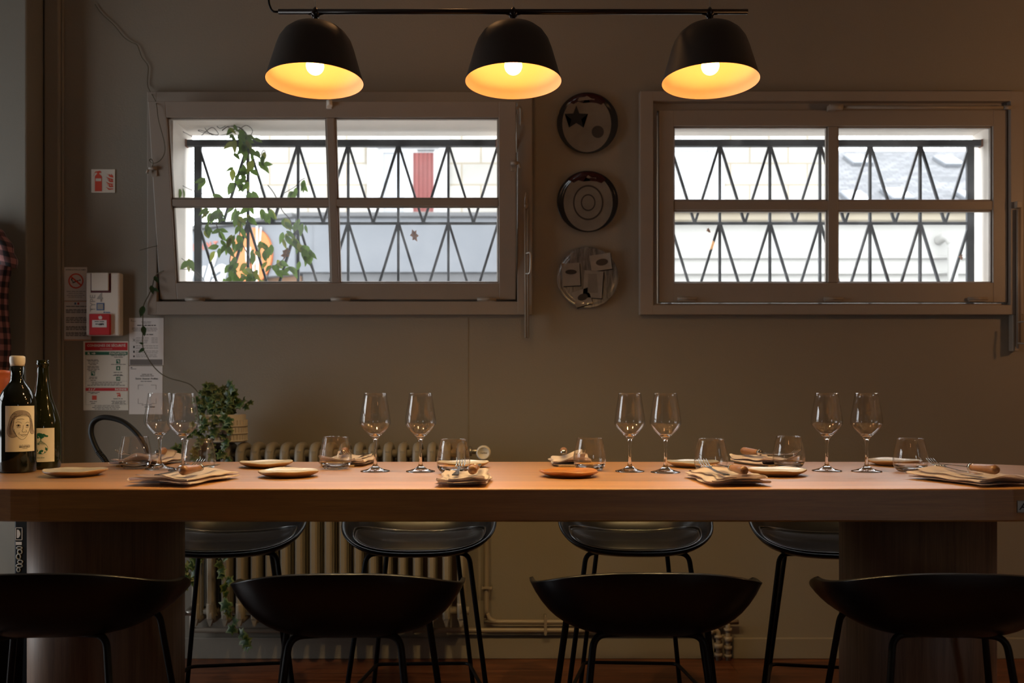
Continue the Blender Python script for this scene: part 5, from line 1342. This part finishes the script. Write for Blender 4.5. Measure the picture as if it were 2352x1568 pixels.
# large bottle with the drawn face
Yb1 = 2.562; bx = X(40, Yb1); rB = .0492
b1 = thing('wine_bottle', 'large dark wine bottle with ivory wax cap and drawn face label', 'bottle', (bx, Yb1, TZ))
bm = BM(); lathe(bm, [(0, .004), (.030, .001), (.044, 0), (.0485, .004), (rB, .012), (rB, .185), (.0480, .199), (.0442, .213), (.0375, .227), (.0290, .239), (.0225, .248), (.0190, .256), (.0176, .265), (.0172, .300), (0, .300)], 64, Matrix.Translation((bx, Yb1, TZ))); obj('bottle_glass', bm, M_bottle, b1)
bm = BM(); lathe(bm, [(0, .299), (.0178, .297), (.0186, .303), (.0196, .306), (.0200, .312), (.0200, .319), (.0190, .3235), (.015, .3255), (0, .326)], 40, Matrix.Translation((bx, Yb1, TZ))); obj('wax_cap', bm, M_wax, b1)
f = cylmap(bx, Yb1, rB, R(39))
# label spans v from py 1040 to 932
v0 = Z(1037.5, Yb1-rB); v1 = Z(932, Yb1-rB); u0, u1 = -.0405, .040
bm = BM(); label_patch(bm, f, u0, u1, v0, v1, .0004); lb = obj('label', bm, M_label, b1)
LH = v1-v0
def lu(x, y): return (u0+(u1-u0)*x, v0+LH*(1-y))   # 0..1 across, 0..1 down
def Lp(pts): return [lu(*p) for p in pts]
bm = BM()
face = [(.30, .235), (.29, .33), (.27, .42), (.27, .50), (.31, .56), (.36, .64), (.44, .70), (.52, .735), (.60, .72), (.68, .66), (.74, .57), (.79, .48), (.80, .38), (.79, .28), (.74, .24), (.6, .215), (.45, .225)]
hairL = [(.30, .25), (.36, .19), (.30, .17), (.20, .22), (.145, .32), (.10, .43), (.07, .53), (.075, .60), (.13, .66), (.22, .69), (.32, .68), (.37, .66), (.30, .57), (.25, .50), (.27, .40), (.29, .32)]
hairT = [(.18, .25), (.26, .16), (.36, .115), (.50, .10), (.64, .115), (.75, .155), (.82, .22), (.85, .31), (.80, .34), (.78, .26), (.70, .205), (.58, .19), (.46, .21), (.36, .25), (.30, .29)]
hairR = [(.80, .28), (.86, .30), (.90, .42), (.93, .52), (.97, .58), (.93, .62), (.84, .61), (.79, .56), (.80, .45)]
M_hair = mat('warm grey hair wash', (0.42, 0.34, 0.28), 0.75, var=0.15, scale=200)
bm2 = BM()
for poly in (hairL, hairT, hairR): label_poly(bm2, f, Lp(poly), .0006)
obj('drawn_hair', bm2, M_hair, lb)
wd = .0007
ribbon(bm, f, Lp(face+[face[0]]), wd, .0010)
for poly in (hairL, hairT, hairR): ribbon(bm, f, Lp(poly+[poly[0]]), wd, .0010)
for s in ([(.34, .37), (.40, .345), (.48, .36), (.52, .38)], [(.64, .38), (.70, .355), (.76, .375)],                       # brows
          [(.36, .43), (.42, .405), (.49, .43), (.42, .445), (.36, .43)], [(.65, .43), (.70, .41), (.76, .43), (.70, .445), (.65, .43)],
          [(.37, .465), (.43, .475), (.49, .46)], [(.65, .465), (.70, .475), (.75, .46)],
          [(.57, .42), (.56, .50), (.53, .54), (.56, .575), (.61, .57), (.66, .575), (.67, .545), (.64, .53)],               # nose
          [(.45, .625), (.53, .63), (.59, .622), (.66, .63), (.71, .62)], [(.50, .645), (.58, .66), (.66, .645)],
          [(.45, .58), (.43, .62)], [(.72, .57), (.73, .61)], [(.38, .30), (.50, .285), (.60, .295)], [(.30, .50), (.29, .55), (.32, .60)]):
    ribbon(bm, f, Lp(s), wd*1.1, .0011, taper=False)
for (cx_, cy_) in ((.425, .427), (.70, .428)): label_poly(bm, f, Lp(ell(cx_, cy_, .027, .017, 12)), .0011)
for k in range(9):
    a_ = k/9; ribbon(bm, f, Lp([(.30+.42*a_, .235-.02*math.sin(a_*3)), (.32+.40*a_, .17), (.30+.44*a_, .14-.015*math.sin(a_*3.1))]), wd*.6, .0010)
for k in range(6):
    a_ = k/6; ribbon(bm, f, Lp([(.27-.03*a_, .24+.05*a_), (.22-.06*a_, .38+.03*a_), (.20-.09*a_, .52), (.24-.10*a_, .63)]), wd*.6, .0010)
for k in range(3): ribbon(bm, f, Lp([(.83+.02*k, .33), (.84+.03*k, .45), (.83+.04*k, .57)]), wd*.6, .0010)
obj('line_drawing', bm, M_ink, lb)
def text_on(name, par, f_, body, u, v, size, m, lift=.0008, bold=0.0):
    bm = BM(); text_into(bm, body, size, Matrix.Identity(4), bold=bold)
    for q in bm.verts: q.co = f_(u+q.co.x, v+q.co.y, lift)
    return obj(name, bm, m, par)
uu, _ = lu(.62, 0)
text_on('label_text', lb, f, 'GUT OGGAU', uu, lu(0, .865)[1], .0048, M_grey_ink); text_on('label_text', lb, f, 'MECHTHILD', uu, lu(0, .90)[1], .0052, M_ink, bold=.0001); text_on('label_text', lb, f, 'WEISS', uu, lu(0, .935)[1], .0048, M_grey_ink)
# olive bottle with the tree label
Yb2 = 2.672; bx = X(98.5, Yb2); rB = .0478
b2 = thing('wine_bottle', 'dark olive wine bottle with green tree and globe label, no capsule', 'bottle', (bx, Yb2, TZ))
bm = BM(); lathe(bm, [(0, .006), (.03, .001), (.043, 0), (.047, .004), (rB, .012), (rB, .112), (.0468, .130), (.0440, .146), (.0395, .163), (.0335, .181), (.0275, .200), (.0225, .222), (.0190, .245), (.0165, .268), (.0152, .292), (.0152, .299), (.0172, .300), (.0176, .307), (.0172, .3085), (.0165, .3095), (.0168, .314), (.0160, .317), (0, .3165)], 64, Matrix.Translation((bx, Yb2, TZ))); obj('bottle_glass', bm, M_bottle2, b2)
f = cylmap(bx, Yb2, rB, R(24)); v0 = Z(1061, Yb2-rB); v1 = Z(983, Yb2-rB); u0, u1 = -.034, .0345; LH = v1-v0
bm = BM(); label_patch(bm, f, u0, u1, v0, v1, .0004); lb = obj('label', bm, M_label, b2)
bm = BM(); rs = random.Random(3)
# visible globe and tree centre around u = .44
cu, cw = .46, .40
for k in range(26):
    a_ = rs.uniform(0, 6.28); q = rs.uniform(0, 1)**.5
    label_poly(bm, f, Lp([(cu+.25*q*math.cos(a_)+x, .235+.07*q*math.sin(a_)+y) for x, y in ell(0, 0, .05, .03, 7)]), .0006+.00002*k)
for poly in ([(.25, .55), (.32, .60), (.36, .68), (.30, .70), (.22, .64)], [(.42, .66), (.50, .64), (.56, .66), (.52, .71), (.46, .70), (.50, .75), (.42, .76), (.36, .73)], [(.62, .56), (.70, .60), (.69, .68), (.62, .64)], [(.58, .70), (.64, .68), (.60, .75)], [(.34, .46), (.40, .45), (.36, .50)]):
    label_poly(bm, f, Lp(poly), .0008)
obj('tree_motif', bm, M_green, lb)
bm = BM(); ribbon(bm, f, Lp([(cu, .27), (cu, .38)]), .0016, .0009, 0); ribbon(bm, f, Lp(ell(cu, .60, .255, .165, 28)+[ell(cu, .60, .255, .165, 28)[0]]), .0009, .0009, 2)
for s in (-.2, -.12, -.05, .05, .12, .2): ribbon(bm, f, Lp([(cu, .38), (cu+s*.5, .42), (cu+s, .50)]), .0006, .0009, 3)
obj('line_drawing', bm, M_green, lb)
text_on('label_text', lb, f, 'atterdise', lu(.44, 0)[0], lu(0, .87)[1], .0060, M_green)
# terracotta bottle at the picture edge
Yc3 = 2.70; bx = X(-15, Yc3)
o = BM(); lathe(o, [(0, 0), (.040, 0), (.044, .006), (.0445, .24), (.0440, .262), (.0425, .270), (.0445, .276), (.0455, .282), (.043, .287), (.03, .289), (0, .2895)], 48, Matrix.Translation((bx, Yc3, TZ)))
tag(obj('clay_bottle', o, mat('glazed orange clay', (0.55, 0.13, 0.045), 0.35, var=0.1), None), 'orange clay bottle behind the wax capped wine bottle', 'bottle')

# ================================================================== left side odds and ends
# black hose arching up behind the table
YH = 3.35
hs = thing('black_hose', 'thick black hose arching above the table beside the left notices', 'hose', P(262, 1080, YH))
hp_ = smooth_path([(X(300, YH), YH, .012), (X(275, YH), YH, .35), P(262, 1180, YH), P(252, 1090, YH), P(243, 1060, YH), P(226, 1037, YH), (P(214, 1012, YH)), P(209, 990, YH), P(214, 970, YH), P(232, 959, YH), P(255, 959.5, YH), P(282, 968, YH), P(305, 985, YH), P(324, 1008, YH), P(340, 1040, YH), P(352, 1080, YH), P(360, 1180, YH), (X(352, YH), YH, .35), (X(340, YH), YH, .012)], 8)
bm = BM(); tube(bm, hp_, .0098, 14); obj('hose_tube', bm, M_hose, hs)
bm = BM(); L_ = hp_[26:42]
for a_, b_ in zip(L_[:-1], L_[1:]): tube(bm, [a_, a_+(b_-a_)*.45], .0112, 12)
obj('ribbed_sleeve', bm, M_hose, hs)
# plaid shirt on the partition
def plaid():
    m, nt, b = newmat('pink and black buffalo plaid flannel'); N = nt.nodes; L = nt.links
    tc = N.new('ShaderNodeTexCoord'); sx = N.new('ShaderNodeSeparateXYZ'); L.new(tc.outputs['UV'], sx.inputs[0])
    outs = []
    for ax in (0, 1):
        w_ = N.new('ShaderNodeMath'); w_.operation = 'MULTIPLY'; w_.inputs[1].default_value = 21; L.new(sx.outputs[ax], w_.inputs[0])
        fr = N.new('ShaderNodeMath'); fr.operation = 'FRACT'; L.new(w_.outputs[0], fr.inputs[0])
        gt = N.new('ShaderNodeMath'); gt.operation = 'GREATER_THAN'; gt.inputs[1].default_value = .5; L.new(fr.outputs[0], gt.inputs[0]); outs.append(gt)
    ad = N.new('ShaderNodeMath'); ad.operation = 'ADD'; L.new(outs[0].outputs[0], ad.inputs[0]); L.new(outs[1].outputs[0], ad.inputs[1])
    hf = N.new('ShaderNodeMath'); hf.operation = 'MULTIPLY'; hf.inputs[1].default_value = .5; L.new(ad.outputs[0], hf.inputs[0])
    cr = N.new('ShaderNodeValToRGB'); cr.color_ramp.interpolation = 'CONSTANT'
    cr.color_ramp.elements[0].color = (.30, .13, .12, 1); cr.color_ramp.elements[1].position = .8; cr.color_ramp.elements[1].color = (.012, .009, .012, 1)
    e = cr.color_ramp.elements.new(.4); e.color = (.10, .04, .04, 1)
    L.new(hf.outputs[0], cr.inputs[0]); L.new(cr.outputs[0], b.inputs['Base Color']); b.inputs['Roughness'].default_value = .95; b.inputs['Sheen Weight'].default_value = .2
    return m
M_plaid = plaid()
def shirt():
    t = thing('plaid_shirt', 'pink and black plaid shirt hanging at the left edge on the partition', 'shirt', P(-60, 860, 3.66))
    bm = BM(); uv = bm.loops.layers.uv.new('u'); n, m = 26, 30
    rows = []
    for j in range(m+1):
        v = j/m; z = Z(505+v*345, 3.66)
        half = (.05+.115*min(1, v*5)) if v < .2 else .165+.01*math.sin(v*9)
        row = []
        for i in range(n+1):
            u = i/n; a = u*2*math.pi
            x = X(-62, 3.66)+half*math.cos(a)*(1-.10*v); y = 3.645+(.030+.018*v)*math.sin(a)+.006*math.sin(a*5+v*3)
            row.append((bm.verts.new((x, y, z)), u*.9, v*.63))
        rows.append(row)
    for j in range(m):
        for i in range(n):
            q = (rows[j][i], rows[j][i+1], rows[j+1][i+1], rows[j+1][i]); f_ = bm.faces.new([k[0] for k in q]); f_.smooth = True
            for l, k in zip(f_.loops, q): l[uv].uv = (k[1], k[2])
    obj('shirt_body', bm, M_plaid, t)
    bm = BM(); uv = bm.loops.layers.uv.new('u'); path = smooth_path([P(-20, 520, 3.62), P(2, 548, 3.615), P(14, 580, 3.61), P(20, 612, 3.61)], 6)
    n = 18; prev = None
    for j, p in enumerate(path):
        q = j/len(path); r_ = .035+.004*math.sin(j); row = []
        for i in range(n+1):
            a = 2*math.pi*i/n; row.append((bm.verts.new(p+Vector((r_*1.0*math.cos(a), r_*.8*math.sin(a), -.25*r_*math.cos(a)))), i/n*.22, q*.2))
        if prev:
            for i in range(n):
                k4 = (prev[i], prev[i+1], row[i+1], row[i]); f_ = bm.faces.new([k[0] for k in k4]); f_.smooth = True
                for l, k in zip(f_.loops, k4): l[uv].uv = (k[1], k[2])
        prev = row
    obj('sleeve', bm, M_plaid, t)
    bm = BM(); tube(bm, [P(-62, 500, 3.71), P(-62, 500, 3.62), P(-62, 492, 3.61)], .006, 8); obj('hanger_hook', bm, M_hw, t)
shirt()
# tall black crate with pale print behind the left column
YK = 3.1
ck = thing('black_box', 'tall black box with white half moon emblem behind the left column', 'box', (X(75, YK), YK+.12, 0))
bm = BM(); box(bm, X(32, YK), X(122, YK), YK, YK+.24, 0, .74, .006); obj('box_body', bm, M_steel_black, ck)
bm = BM(); prism(bm, [(X(a, YK), Z(b, YK)) for a, b in ((39, 1216), (42.5, 1216), (45.5, 1220), (47, 1226), (45.5, 1231), (42.5, 1235), (39, 1235))], YK-.0012, YK)
q = ell(0, 0, 1, 1, 4)
def rr_ring(a0, a1, b0, b1, e):
    for (p0, p1, s0, s1) in ((a0, a1, b0, b0+e), (a0, a1, b1-e, b1), (a0, a0+e, b0, b1), (a1-e, a1, b0, b1)):
        box(bm, X(p0, YK), X(p1, YK), YK-.001, YK, Z(s1, YK), Z(s0, YK))
rr_ring(35.5, 51.5, 1211, 1240, 1.3)
box(bm, X(36.5, YK), X(50, YK), YK-.001, YK, Z(1251, YK), Z(1244, YK))
obj('white_emblem', bm, M_paper, ck)
bm = BM()
for (a_, b_, rx, rz) in ((45, 1258, 6, 3), (46, 1267, 5, 5), (43, 1278, 4.5, 6), (47, 1290, 5.5, 4), (45, 1299, 7, 3.5), (43, 1308, 3.5, 5)):
    k_ = YK/FPX; ring_ = ell(X(a_, YK), Z(b_, YK), rx*k_, rz*k_, 16)
    tube(bm, [(p[0], YK-.0005, p[1]) for p in ring_], .0022, 4, closed=True)
obj('vertical_lettering', bm, M_lgrey_ink, ck)
# black bin in front of it at the picture edge
bm = BM(); lathe(bm, [(0, 0), (.085, 0), (.10, .48), (.105, .485), (.10, .49), (.092, .488), (.08, .02), (0, .02)], 40, Matrix.Translation((X(-22, 2.95), 2.95, 0)))
tag(obj('waste_bin', bm, M_steel_black, None), 'black bin at the left edge beside the tall black box', 'bin')
# stacked clay pots
M_clay = M_terra
for (i, (py, r_, lab)) in enumerate(((1532, .066, 'lowest and widest clay pot of the stack behind the left column'), (1513, .060, 'middle clay pot nested in the stack behind the left column'), (1486, .056, 'top clay pot of the stack behind the left column'))):
    Yq = 3.0; x = X(117, Yq); zt = Z(py, Yq); h = .17 if i else zt
    t = BM(); lathe(t, [(0, zt-h), (r_*.62, zt-h), (r_*.90, zt-.030), (r_, zt-.030), (r_*1.02, zt-.003), (r_*.99, zt), (r_*.94, zt-.002), (r_*.86, zt-.03), (r_*.56, zt-h+.006), (0, zt-h+.006)], 40, Matrix.Translation((x, Yq, 0)))
    tag(obj('clay_pot', t, M_clay, None), lab, 'pot', 'stacked clay pots')
